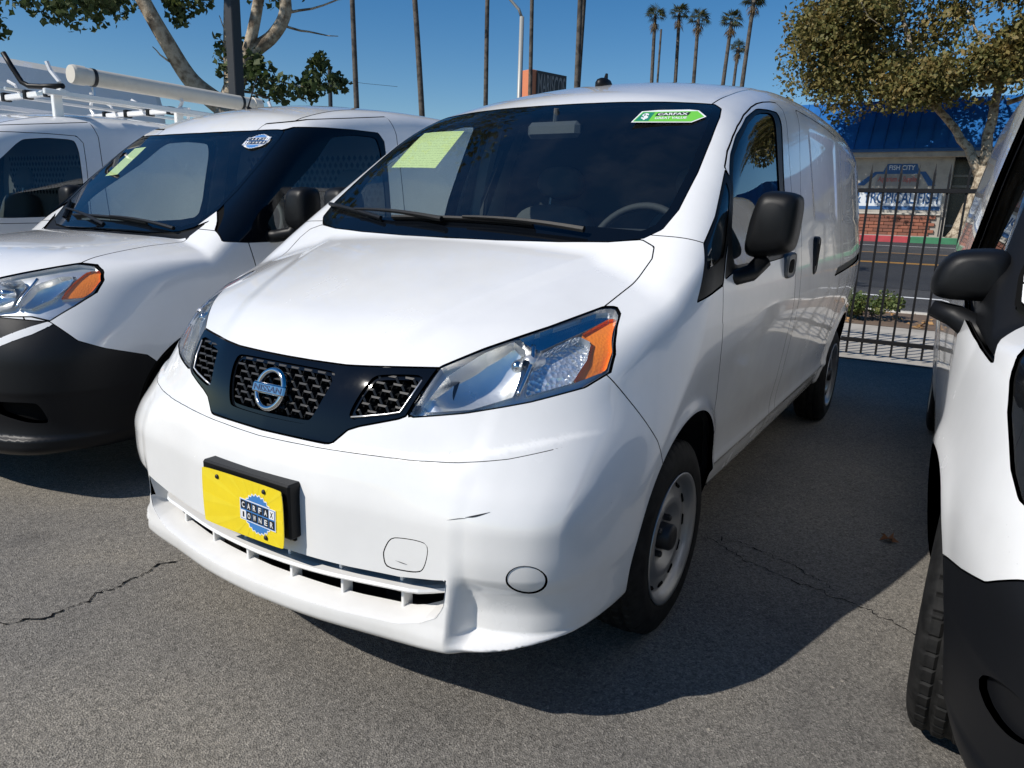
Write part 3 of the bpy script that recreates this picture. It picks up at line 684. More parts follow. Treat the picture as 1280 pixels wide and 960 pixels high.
for sd in ('left','right'):
    shell_part(SH,'fender','fender','white_paint',van,sd,skirt=.015)
    d=shell_part(SH,'front_door','front_door','white_paint',van,sd,skirt=.015,inner=.035,inner_mat='interior_mid')
    shell_part(SH,'window_seal','window_frame','black_plastic',d,sd,skirt=.012,offset=-.003)
    shell_part(SH,'side_window','window','side_glass',d,sd,skirt=.003,offset=-.007)
    q=shell_part(SH,'sail','quarter_panel','black_plastic',van,sd,skirt=.01,offset=-.002); shell_part(SH,'quarter_glass','quarter_window','side_glass',q,sd,skirt=.003,offset=-.004)
    shell_part(SH,'sliding_door','sliding_door','white_paint',van,sd,skirt=.015); shell_part(SH,'slide_rail','slide_rail','black_plastic',van,sd,skirt=.0,offset=-.012)
# headlights
sigp=np.array([(.631,.921),(.676,.959),(.711,.945),(.721,.908),(.712,.860),(.637,.834),(.630,.878)])
ambp=np.array([(.680,.961),(.708,.994),(.724,.990),(.757,.923),(.760,.882),(.712,.858),(.721,.908),(.711,.945)])
bowlc=(.545,.862)
def bowl_depth(v):
    r2=((v[:,0]-bowlc[0])/.115)**2+((v[:,2]-bowlc[1])/.085)**2
    return .020+.062*np.clip(1-r2,0,1)**.7
bowlp=np.array([(.428,.786),(.462,.868),(.515,.920),(.560,.944),(.598,.928),(.613,.876),(.615,.832),(.540,.802)])
stripp=np.array([(.520,.927),(.60,.965),(.674,1.004),(.700,1.004),(.706,.992),(.676,.963),(.628,.928),(.604,.934),(.565,.951)])
for sd in ('left','right'):
    h=headlight_part(SH,van,sd,'headlight',[('headlight',None,.026,'satin_chrome'),('signal_reflector',sigp,.030,'signal_reflector'),('amber_reflector',ambp,.014,'amber'),('reflector_bowl',bowlp,bowl_depth,'reflector'),('chrome_strip',stripp,.012,'chrome')],'f')
    sx=1 if sd=='left' else -1
    y0=float(f_surf_y(nv_field,[.585],[.888])[0])
    b=MB(); b.lathe([(.0,.0),(.002,.008),(.007,.013),(.016,.0155),(.05,.0155),(.052,.02),(.07,.02)],20,'y',(sx*.585,y0+.022,.888)); b.build('bulb_shield','chrome',h,smooth=True)
    b=MB(); b.lathe([(.0,.010),(.004,.017),(.03,.019),(.05,.024)],20,'y',(sx*.61,y0+.036,.898)); b.build('bulb_holder','satin_chrome',h,smooth=True)
    b=MB(); y1=float(f_surf_y(nv_field,[.684],[.905])[0]); b.lathe([(.0,.0),(.003,.009),(.012,.013),(.03,.013)],16,'y',(sx*.684,y1+.018,.905)); b.build('signal_bulb','lens',h,smooth=True)
    # chrome divider between the two chambers
    b=MB(); pts=[]
    for (xx,zz) in ((.603,.935),(.618,.905),(.620,.865),(.617,.832)):
        yy=float(f_surf_y(nv_field,[xx],[zz])[0])+.012; pts.append((sx*xx,yy,zz))
    b.tube([tuple(p) for p in resample_smooth(pts,5)],.006,8); b.build('divider','chrome',h,smooth=True)
    # dark seal round the lens
    e=SH.get('headlight'); 
# grille
gf=shell_part(SH,'grille_frame','grille','black_gloss',van,skirt=.03,offset=.001); shell_part(SH,'grille_bevel','grille_bevel','black_gloss',gf,skirt=.03,offset=-.006)
def lattice(poly,cw,ch,xshift=0.,sgn=1):
    # honeycomb of stretched six-sided cells with sloping lower lips
    mb=MB(); P=np.asarray(poly); x0,z0=P.min(0);x1,z1=P.max(0)
    row=0; z=z0-ch
    while z<z1+ch:
        x=x0-cw+(row%2)*cw*.5+xshift
        while x<x1+cw:
            if poly_sdf(P,np.array([x]),np.array([z]))[0]<cw*.30:
                hexo=[(x+cw*.50*a,z+ch*b) for a,b in ((-1.,0),(-.62,.52),(.62,.52),(1.,0),(.62,-.52),(-.62,-.52))]
                yc=float(f_surf_y(nv_field,[abs(x)],[z])[0])
                if np.isnan(yc): yc=.1
                n=6; V=[]
                for (px,pz) in hexo: V.append((px,yc+.017,pz))
                for (px,pz) in hexo: V.append((x+(px-x)*.80,yc+.014,z+(pz-z)*.74))
                for (px,pz) in hexo: V.append((x+(px-x)*.66,yc+.040,z+(pz-z)*.55))
                F=[]
                for k in range(n):
                    j=(k+1)%n; F+= [(k,j,n+j,n+k),(n+k,n+j,2*n+j,2*n+k)]
                if sgn<0: V=[(-a,b,c) for a,b,c in V]; F=[f[::-1] for f in F]
                mb.add(V,F)
            x+=cw
        z+=ch*.52; row+=1
    return mb
cm_=[(-.183,.842),(.183,.842),(.146,.730),(-.146,.730)]; sg_=[(.292,.846),(.406,.856),(.382,.782),(.262,.758)]
lattice(cm_,.045,.031).build('grille_mesh','mesh_plastic',gf)
for s_ in (1,-1): lattice(sg_,.045,.031,0,s_).build('grille_mesh','mesh_plastic',gf)
bk=MB()
for i in range(20):
    xa=-.46+.92*i/20;xb=-.46+.92*(i+1)/20; q=[]
    for xx in (xa,xb):
        for zz in (.66,.89): q.append((xx,float(f_surf_y(nv_field,[abs(xx)],[zz])[0])+.06,zz))
    bk.add(q,[(0,2,3,1)])
bk.build('grille_backing','black_gap',gf)
# thin bright edge of the side grilles
for s_ in (1,-1):
    b=MB(); pts=[]
    for xx,zz in ((.262,.757),(.30,.764),(.35,.774),(.383,.782),(.396,.815),(.408,.853)): pts.append((s_*xx,float(f_surf_y(nv_field,[xx],[zz])[0])+.002,zz))
    b.tube(pts,.0025,6); b.build('grille_trim','satin_chrome',gf,smooth=True)
# badge: ring, bar, letters
yb=float(f_surf_y(nv_field,[0.],[.787])[0])-.004
tilt=Matrix.Translation((0,yb,.787))@Matrix.Rotation(math.radians(90-20),4,'X')
b=MB(); ring=[]
for k in range(48):
    a=2*math.pi*k/48; ring.append(tilt@Vector((.057*math.cos(a),.060*math.sin(a),0)))
V=[];F=[]
for k in range(48):
    a=2*math.pi*k/48
    for (r,h_) in ((1.0,-.006),(1.0,.002),(.93,.008),(.80,.008),(.74,.002),(.74,-.006)): V.append(tuple(tilt@Vector((.054*r*math.cos(a),.057*r*math.sin(a),h_))))
for k in range(48):
    for i in range(6): F.append((k*6+i,((k+1)%48)*6+i,((k+1)%48)*6+(i+1)%6,k*6+(i+1)%6))
bd=mobj('badge',V,F,'chrome',gf,smooth=True)
b=MB(); b.box(-.059,.059,-.0135,.0135,-.004,.011,tilt,bev=.004); b.build('badge_bar','chrome',bd)
place_text('badge_lettering','NISSAN','print_navy',tilt@Matrix.Translation((0,0,.0112)),width=.100,height=.0155,parent=bd,extrude=.0008,bold=.012)
# lower air intake: sloping shelf, blade, ribs, black slot
def fy(x,z): return float(f_surf_y(nv_field,[abs(x)],[z])[0])
mzb=lambda x:np.interp(x,[0,.30,.44,.50,.541,.557,.5615],[.292,.293,.299,.315,.338,.368,.425])
mo=MB()
for i in range(24):
    xa=-.55+1.10*i/24;xb=-.55+1.10*(i+1)/24; q=[]
    for xx in (xa,xb):
        for zz in (.25,.45): q.append((xx,fy(xx,.42)+.11,zz))
    mo.add(q,[(0,2,3,1)])
ik=mo.build('air_intake','black_gap',van)
V=[];F=[]; xsn=np.concatenate([np.linspace(-.562,-.5,14)[:-1],np.linspace(-.5,.5,41),np.linspace(.5,.562,14)[1:]])
for xx in xsn:
    zb_=float(mzb(abs(xx))); yb_=fy(xx,zb_-.002)
    for dy,dz in ((-.0005,-.001),(.003,.002),(.025,.008),(.050,.016),(.064,.018)): V.append((xx,yb_+dy*(1+.9*float(sstep(np.array(abs(xx)),.47,.555))),min(zb_+dz,.435)))
m5=5
for i in range(len(xsn)-1):
    for k in range(m5-1): F.append((i*m5+k,(i+1)*m5+k,(i+1)*m5+k+1,i*m5+k+1))
mobj('intake_shelf',V,F,'white_paint',ik,smooth=True)
for s_ in (1,-1):
    q=[(.5605,fy(.5605,.36)+.003,.335),(.5605,fy(.5605,.43)+.003,.436),(.512,fy(.55,.43)+.100,.436),(.512,fy(.55,.43)+.100,.325)]
    mobj('intake_end','white_paint',[],None) if False else mobj('intake_end',[(s_*a,b_,c) for a,b_,c in q],[(0,1,2,3)] if s_<0 else [(3,2,1,0)],'white_paint',ik)
n=44; Vb=[];Fb=[]
for i in range(n+1):
    xx=-.556+1.112*i/n; zz=.364+.018*(xx/.556)**2; yc=fy(xx,zz)+.012+.05*float(sstep(np.array(abs(xx)),.46,.57))
    for dy,dz in ((-.004,.0),(.0,.006),(.02,.008),(.055,.008),(.055,-.006),(.02,-.007),(.001,-.006)): Vb.append((xx,yc+dy,zz+dz))
for i in range(n):
    for k in range(7): Fb.append((i*7+k,i*7+(k+1)%7,(i+1)*7+(k+1)%7,(i+1)*7+k))
Fb+= [tuple(range(7))[::-1],tuple(n*7+k for k in range(7))]
mobj('intake_blade',Vb,Fb,'white_paint',ik)
for xr in (-.42,-.25,-.085,.085,.25,.42):
    zz=.364+.018*(xr/.556)**2; yc=fy(xr,zz)+.012
    b=MB(); b.box(xr-.0045,xr+.0045,yc+.026,yc+.06,zz-.070,zz-.006,bev=.0015); b.build('intake_rib','white_paint',ik); b=MB(); b.box(xr-.0045,xr+.0045,yc+.022,yc+.06,zz+.008,zz+.06,bev=.0015); b.build('intake_rib','white_paint',ik)
# wheels and liners
for wy in (.845,3.785):
    for s_ in (1,-1):
        make_wheel(van,s_*.822,wy,.300,side=s_,fine=(wy<2 and s_>0))
        liner(van,s_,wy,.335,.372,.40,.800)
b=MB(); b.box(-.70,.70,.35,4.5,.235,.29); b.box(-.60,.60,.12,.6,.245,.30); b.build('underbody','underbody',van)
# plate in its black holder
yp=float(f_surf_y(nv_field,[.15],[.5])[0])
pc=Vector((0,-.052,.504)); 
b=MB(); b.box(-.163,.163,-.044,.0,.452,.594,bev=.005); b.box(-.15,.15,-.02,.03,.44,.58); b.build('plate_holder','black_plastic',van)
pl=MB(); PM_=Matrix.Translation((0,-.054,.506))@Matrix.Rotation(math.radians(90),4,'X')
rp=roundpoly([(-.1525,-.076),(.1525,-.076),(.1525,.076),(-.1525,.076)],.045,3)
pl.prism(rp,lambda p,q,t:tuple(PM_@Vector((p,q,t))),-.001,.001); po=pl.build('front_plate','plate_yellow',van); po['label']='yellow advertising plate on the bumper with white blue and black lettering'
for k in range(18):
    a=2*math.pi*k/18; c0=Vector((.055,-.005)); L=.30; tri=[c0+Vector((math.cos(a),math.sin(a)))*.05,c0+Vector((math.cos(a-.075),math.sin(a-.075)))*L,c0+Vector((math.cos(a+.075),math.sin(a+.075)))*L]
    # clip the ray to the plate
    poly=[tuple(p) for p in tri]
    for ax,sg_s,lim in ((0,1,.149),(0,-1,.149),(1,1,.0725),(1,-1,.0725)):
        res=[]
        for i in range(len(poly)):
            p,q=poly[i],poly[(i+1)%len(poly)]; dp=lim-sg_s*p[ax];dq=lim-sg_s*q[ax]
            if dp>=0: res.append(p)
            if dp*dq<0: t=dp/(dp-dq); res.append((p[0]+(q[0]-p[0])*t,p[1]+(q[1]-p[1])*t))
        poly=res
        if not poly: break
    if len(poly)>2: mobj('printed_ray',[tuple(PM_@Vector((p[0],p[1],.0014))) for p in poly],[tuple(range(len(poly)))],'plate_ray',po)
def emblem(parent,M,s,tiles=True):
    # round blue seal behind two rows of lettered tiles
    gear=[]
    for k in range(48):
        r=(.052 if k%2 else .047)*s; a=2*math.pi*k/48; gear.append((r*math.cos(a),r*math.sin(a)))
    f3=lambda h:(lambda p,q,t:tuple(M@Vector((p,q,h))))
    mobj('seal',[f3(.0018)(p*1.07,q*1.07,0) for p,q in gear],[tuple(range(48))],'print_white',parent)
    mobj('seal_face',[f3(.0022)(p,q,0) for p,q in gear],[tuple(range(48))],'print_blue',parent)
    def rect(nm,x0,x1,y0,y1,h,mt): return mobj(nm,[f3(h)(*p,0) for p in ((x0*s,y0*s),(x1*s,y0*s),(x1*s,y1*s),(x0*s,y1*s))],[(0,1,2,3)],mt,parent)
    rect('tile_border',-.0665,.0665,-.028,.030,.0026,'print_white'); rect('tile_ground',-.064,.064,-.0255,.0275,.0030,'print_blue')
    for r,wd in enumerate(('CARFAX','1OWNER')):
        for k,ch in enumerate(wd):
            cx=(-.0525+.021*k); cy=.0145-.0265*r; inv=(r==0 and k==5) or (r==1 and k==0)
            rect('letter_tile',cx-.0095,cx+.0095,cy-.0115,cy+.0115,.0034,'print_white' if inv else 'print_black')
            place_text('letter',ch,'print_black' if inv else 'print_white',M@Matrix.Translation((cx*s,cy*s,.0038)),height=.015*s,width=(.0105 if ch not in '1' else .006)*s,parent=parent,bold=.02)
emblem(po,PM_@Matrix.Translation((.062,-.006,0))@Matrix.Rotation(math.radians(-2),4,'Z'),.98)
for bx,bz in ((.088,.060),(-.088,.060),(.088,-.060)):
    b=MB(); b.lathe([(-.004,.0),(-.004,.004),(-.002,.006),(.001,.006)],14,'y',(bx,-.0555,.506+bz)); b.build('plate_bolt','hub_black',po,smooth=True)

# scuffs on the bumper corner
def scuff(pts,w,mat):
    P=resample_smooth(np.array(pts,float),6); n=len(P); V=[]
    for sg in (1,-1):
        for i,p in enumerate(P):
            k=w*math.sin(math.pi*min(max(i/(n-1),.04),.96)); z=p[1]+sg*k; V.append((p[0],fy(p[0],z)-.0008,z))
    return mobj('scuff',V,[(i,i+1,n+i+1,n+i) for i in range(n-1)],mat,van)
scuff([(.600,.590),(.622,.596),(.650,.607)],.0022,'print_black'); scuff([(.56,.578),(.585,.585),(.605,.589)],.0009,'grey_plastic'); scuff([(.43,.452),(.447,.450),(.462,.449)],.0009,'grey_plastic'); scuff([(.52,.70),(.522,.708),(.521,.716)],.0006,'grey_plastic')
# ------------------------------------------------------------------ mirrors, wipers, cabin
def add_mirror(parent,side,outline,y,arm,mat='black_plastic',depth=.11):
    # outline (x,z) of the housing seen from the front, for the van's left side; arm: list of (x,y,z,r)
    s=1 if side=='left' else -1
    o=roundpoly(outline,.22,3)
    to3=lambda p,q,t:(s*p,y+t,q)
    V,F=pillow(o,[(.55,-.052),(.78,-.044),(.90,-.030),(.975,-.008),(1.0,.02),(.985,depth-.06),(.93,depth-.055),(.90,depth-.075)],to3,flip=(s<0))
    m=mobj('side_mirror',V,F,mat,parent,smooth=True)
    V,F=pillow(o,[(.91,depth-.070),(.91,depth-.066)],to3,flip=(s<0)); mobj('mirror_glass',V,F,'mirror_glass',m)
    b=MB(); b.tube([(s*a[0],a[1],a[2]) for a in arm],[a[3] for a in arm],10); b.build('mirror_arm',mat,m,smooth=True)
    return m
def add_wiper(parent,field,p0,p1,pivot,lift=.012):
    # blade between two (x,y) points on the glass, arm from the pivot to the blade's middle
    n=14; xs=np.linspace(p0[0],p1[0],n); ys=np.linspace(p0[1],p1[1],n); zs=f_surf_z(field,np.abs(xs),ys)
    b=MB(); b.tube([(x,y-.006,z+lift) for x,y,z in zip(xs,ys,zs)],.0075,6)
    b.tube([(x,y+.0,z+lift*.3) for x,y,z in zip(xs,ys,zs)],.004,4)
    w=b.build('wiper','black_plastic',parent)
    mx,my=xs[n//2],ys[n//2]; t=np.linspace(0,1,8); ax=pivot[0]+(mx-pivot[0])*t; ay=pivot[1]+(my-pivot[1])*t; az=f_surf_z(field,np.abs(ax),ay)
    a=MB(); a.tube([(x,y-.012,z+lift+.006+.004*math.sin(math.pi*q)) for x,y,z,q in zip(ax,ay,az,t)],[.010-.005*q for q in t],6); a.build('wiper_arm','black_plastic',w)
    return w
def add_seat(parent,x,y,mat='seat_cloth',head=True):
    b=MB(); b.box(x-.25,x+.25,y-.30,y+.24,.62,.76,bev=.05); s=b.build('seat',mat,parent)
    M=Matrix.Translation((x,y+.22,.74))@Matrix.Rotation(math.radians(-14),4,'X')
    o=roundpoly([(-.24,0),(.24,0),(.25,.30),(.20,.56),(-.20,.56),(-.25,.30)],.2,3)
    V,F=pillow(o,[(.80,-.085),(.95,-.07),(1.,-.04),(1.,.02),(.9,.05)],lambda p,q,t:tuple(M@Vector((p,t,q)))); mobj('seat_back',V,F,mat,s,smooth=True)
    if head:
        o=roundpoly([(-.13,.60),(.13,.60),(.12,.76),(-.12,.76)],.25,3); V,F=pillow(o,[(.75,-.05),(.95,-.04),(1,-.01),(.95,.03),(.7,.04)],lambda p,q,t:tuple(M@Vector((p,t,q)))); mobj('headrest',V,F,mat,s,smooth=True)
        q=MB(); q.tube([tuple(M@Vector((-.05,.0,.54))),tuple(M@Vector((-.05,.0,.64)))],.007,6); q.build('headrest_post','satin_chrome',s)
    return s
def add_steering(parent,c,R,tilt=62):
    M=Matrix.Translation(c)@Matrix.Rotation(math.radians(tilt),4,'X'); b=MB(); n=40
    b.tube([tuple(M@Vector((R*math.cos(2*math.pi*k/n),R*math.sin(2*math.pi*k/n),0))) for k in range(n+1)],.015,8); w=b.build('steering_wheel','interior_dark',parent,smooth=True)
    h=MB(); h.lathe([(-.03,.07),(.0,.075),(.018,.06),(.022,0)],24,'z'); h.v=[tuple(M@Vector(p)) for p in h.v]; h.build('horn_pad','interior_dark',w,smooth=True)
    for a in (0,180,270):
        q=MB(); d=Vector((math.cos(math.radians(a)),math.sin(math.radians(a)),0)); q.tube([tuple(M@(d*.05)),tuple(M@(d*R))],.013,6); q.build('spoke','interior_dark',w)
    return w
def add_cabin(parent,dash,yb,zb,hw,top=None,steer=None,seats=(),perf=False,bulk='interior_dark'):
    # dash: profile list of (y,z); lofted across the cab
    n=17; V=[];F=[];m=len(dash)
    for i in range(n):
        x=-hw+2*hw*i/(n-1); bow=.10*(x/hw)**2
        for (y,z) in dash: V.append((x,y+bow*(1 if y<1.2 else .3),z-.02*(abs(x)/hw)**3))
    for i in range(n-1):
        for k in range(m-1): F.append((i*m+k,i*m+k+1,(i+1)*m+k+1,(i+1)*m+k))
    d=mobj('dashboard',V,F,'interior_dark',parent,smooth=True)
    b=MB(); b.box(.02,.16,dash[1][0]+.25,dash[1][0]+.31,dash[1][1]+.0,dash[1][1]+.012,bev=.004); b.build('defrost_vent','black_plastic',d)
    b=MB(); sc=[(-hw-.05,.45),(-hw-.05,1.05),(-hw+.02,1.45),(-hw+.10,1.66),(-hw+.22,zb-.05),(-.25,zb-.01)]; sc=sc+[(-a,c) for a,c in sc[::-1]]; b.prism(sc,lambda p,q,t:(p,t,q),yb,yb+.03); k=b.build('bulkhead',bulk,parent)
    if perf:
        q=MB()
        for r in range(7):
            for c in range(26):
                x=-.60+.048*c+(.024 if r%2 else 0); z=1.30+.042*r; q.add([(x-.017,yb-.003,z),(x,yb-.003,z-.020),(x+.017,yb-.003,z),(x,yb-.003,z+.020)],[(0,1,2,3)])
        p=q.build('perforation','black_gap',k); p['kind']='stuff'
    b=MB(); b.box(-hw,hw,.8,yb,.36,.42); b.build('cab_floor','interior_dark',parent)
    for sx,sy in seats: add_seat(parent,sx,sy)
    if steer: add_steering(parent,*steer)
# ---- the middle van's cabin and outer fittings
add_cabin(van,[(.78,1.05),(.84,1.085),(.95,1.105),(1.15,1.125),(1.30,1.13),(1.38,1.11),(1.42,1.05),(1.44,.9),(1.46,.6)],2.28,1.80,.72,steer=((.38,1.46,1.12),.185),seats=((.37,1.86),(-.37,1.86)))
b=MB(); V=[]
bi=MB(); 
o=[(.38+.25*math.cos(a),1.33+.09*math.sin(a)) for a in np.arange(24)*2*math.pi/24]
V,F=pillow(o,[(1,1.10),(1,1.14),(.93,1.175),(.75,1.195),(.4,1.20)],lambda p,q,t:(p,q,t)); mobj('instrument_hood',V,F,'interior_dark',van,smooth=True)
b=MB(); b.tube([(.02,1.45,1.64),(.01,1.46,1.575)],.010,8); b.box(-.105,.125,1.435,1.475,1.53,1.592,bev=.016); b.build('rear_view_mirror','grey_plastic',van)
b=MB(); pts=[(-.70,2.12,1.70),(-.735,2.07,1.45),(-.765,2.05,1.2),(-.78,2.05,.8)]
b.tube(pts,.045,6); b.build('pillar_trim','interior_light',van)
b=MB(); b.tube([(-.64,2.10,1.55),(-.70,2.02,1.3),(-.68,1.95,1.0),(-.6,1.9,.8)],.012,4); b.build('seat_belt','interior_dark',van)
mo=[(.835,1.118),(.965,1.140),(.988,1.165),(.996,1.295),(.984,1.328),(.895,1.335),(.868,1.312),(.848,1.24)]
for sd in ('left','right'): add_mirror(van,sd,mo,1.235,[(.815,1.09,1.068,.022),(.845,1.15,1.068,.025),(.875,1.21,1.080,.027),(.90,1.25,1.12,.028)],depth=.135)
for p0,p1,pv in (((-.294,.862),(.284,.855),(.47,.845)),((-.695,.955),(-.345,.858),(-.06,.845))): add_wiper(van,nv_field,p0,p1,pv)
# roof antenna base
zt=float(f_surf_z(nv_field,[.0],[1.9])[0]); 
b=MB(); o=[(.032*math.cos(a),1.90+.055*math.sin(a)) for a in np.arange(20)*2*math.pi/20]
V,F=pillow(o,[(1,zt-.02),(.98,zt+.008),(.8,zt+.02),(.45,zt+.027)],lambda p,q,t:(p,q,t)); an=mobj('roof_antenna','',[],None) if False else mobj('roof_antenna',V,F,'black_plastic',van,smooth=True)
b=MB(); b.tube([(0,1.915,zt+.015),(0,1.925,zt+.05)],[.012,.006],8); b.build('antenna_stub','black_plastic',an)
# handles
for s_,sd in ((1,'left'),(-1,'right')):
    for nm,poly,inn,mt in (('door_handle',[(1.815,1.025),(1.825,1.098),(1.85,1.122),(1.965,1.126),(1.985,1.11),(1.98,1.04),(1.955,1.022)],[(1.86,1.045),(1.87,1.095),(1.95,1.10),(1.945,1.045)],'grey_plastic'),('door_handle',[(2.405,1.02),(2.43,1.17),(2.48,1.185),(2.505,1.17),(2.475,1.02),(2.44,1.005)],[(2.425,1.05),(2.44,1.15),(2.475,1.15),(2.455,1.05)],'black_plastic')):
        P=roundpoly(poly,.2,2); xs=f_surf_x(nv_field,P[:,0],P[:,1]); c=P.mean(0); xm=float(np.nanmean(xs))
        V,F=pillow(P,[(1,-.01),(1.0,.008),(.90,.016),(.80,.012)],lambda p,q,t:(s_*(xm+t),p,q),flip=(s_<0)); hdl=mobj(nm,V,F,mt,van,smooth=False)
        Q=roundpoly(inn,.2,2); V,F=pillow(Q,[(1,.0),(1,.0145)],lambda p,q,t:(s_*(xm+t),p,q),flip=(s_<0)); mobj('handle_recess',V,F,'black_gap',hdl)
# price paper and sticker behind the glass
def on_glass(field,poly,name,mat,parent,off=-.006,uv=False,nx=10,ny=6):
    # bilinear patch laid on the windshield: poly = 4 corners (x,y) in order tl,tr,br,bl
    P=np.array(poly,float); V=[];UV=[]
    for j in range(ny+1):
        for i in range(nx+1):
            u=i/nx;v=j/ny; p=(P[0]*(1-u)+P[1]*u)*(1-v)+(P[3]*(1-u)+P[2]*u)*v; V.append(p); UV.append((u,1-v))
    V=np.array(V); z=f_surf_z(field,np.abs(V[:,0]),V[:,1]); V=np.column_stack([V,z]); Nn=fnormals(field,V); V=V+Nn*off
    F=[(j*(nx+1)+i,(j+1)*(nx+1)+i,(j+1)*(nx+1)+i+1,j*(nx+1)+i+1) for j in range(ny) for i in range(nx)]
    o=mobj(name,V,F,mat,parent,smooth=True)
    l=o.data.uv_layers.new(name='uv')
    for lp in o.data.loops: l.data[lp.index].uv=UV[lp.vertex_index]
    return o
pp=on_glass(nv_field,[(-.592,1.403),(-.358,1.367),(-.330,1.14),(-.575,1.170)],'price_sheet','paper',van); pp['label']='pale yellow green printed sheet behind the windshield'
def sticker_frame(field,p,px,py):
    # matrix on the glass: centre p (x,y), x axis towards px, y axis up the glass
    pts=np.array([p,px,py]); z=f_surf_z(field,np.abs(pts[:,0]),pts[:,1]); A=Vector((*p,z[0]));B=Vector((*px,z[1]));C_=Vector((*py,z[2]))
    ex=(B-A).normalized(); n=ex.cross((C_-A).normalized()).normalized(); ey=n.cross(ex); M=Matrix((ex,ey,n)).transposed().to_4x4(); M.translation=A+n*.0025; return M
M=sticker_frame(nv_field,(.49,1.415),(.59,1.435),(.47,1.49))@Matrix.Diagonal((1.,1.62,1.,1.))
def flat(name,poly,h,mat,parent,M): return mobj(name,[tuple(M@Vector((p,q,h))) for p,q in poly],[tuple(range(len(poly)))],mat,parent)
st=flat('price_tag_sticker',[(-.125,-.030),(.085,-.034),(.128,-.004),(.095,.030),(.06,.036),(-.05,.036),(-.105,.030)],.0,'print_white',van,M); st['label']='green arrow shaped value sticker at the top of the windshield'
flat('sticker_face',[(-.119,-.026),(.083,-.030),(.120,-.004),(.092,.026),(-.10,.026)],.0006,'tag_green',st,M); flat('sticker_square',[(-.114,-.023),(-.066,-.024),(-.056,.022),(-.097,.022)],.0010,'tag_dark_green',st,M)
place_text('sticker_lettering','$','print_white',M@Matrix.Translation((-.084,-.001,.0014)),height=.036,width=.024,parent=st,bold=.03)
flat('sticker_band',[(-.050,.002),(.064,.002),(.070,.020),(-.044,.020)],.0010,'print_black',st,M)
place_text('sticker_lettering','CARFAX','print_white',M@Matrix.Translation((.010,.011,.0014)),height=.013,width=.104,parent=st,bold=.02)
place_text('sticker_lettering','GREAT VALUE','print_white',M@Matrix.Translation((.008,-.010,.0014)),height=.012,width=.11,parent=st,bold=.02)
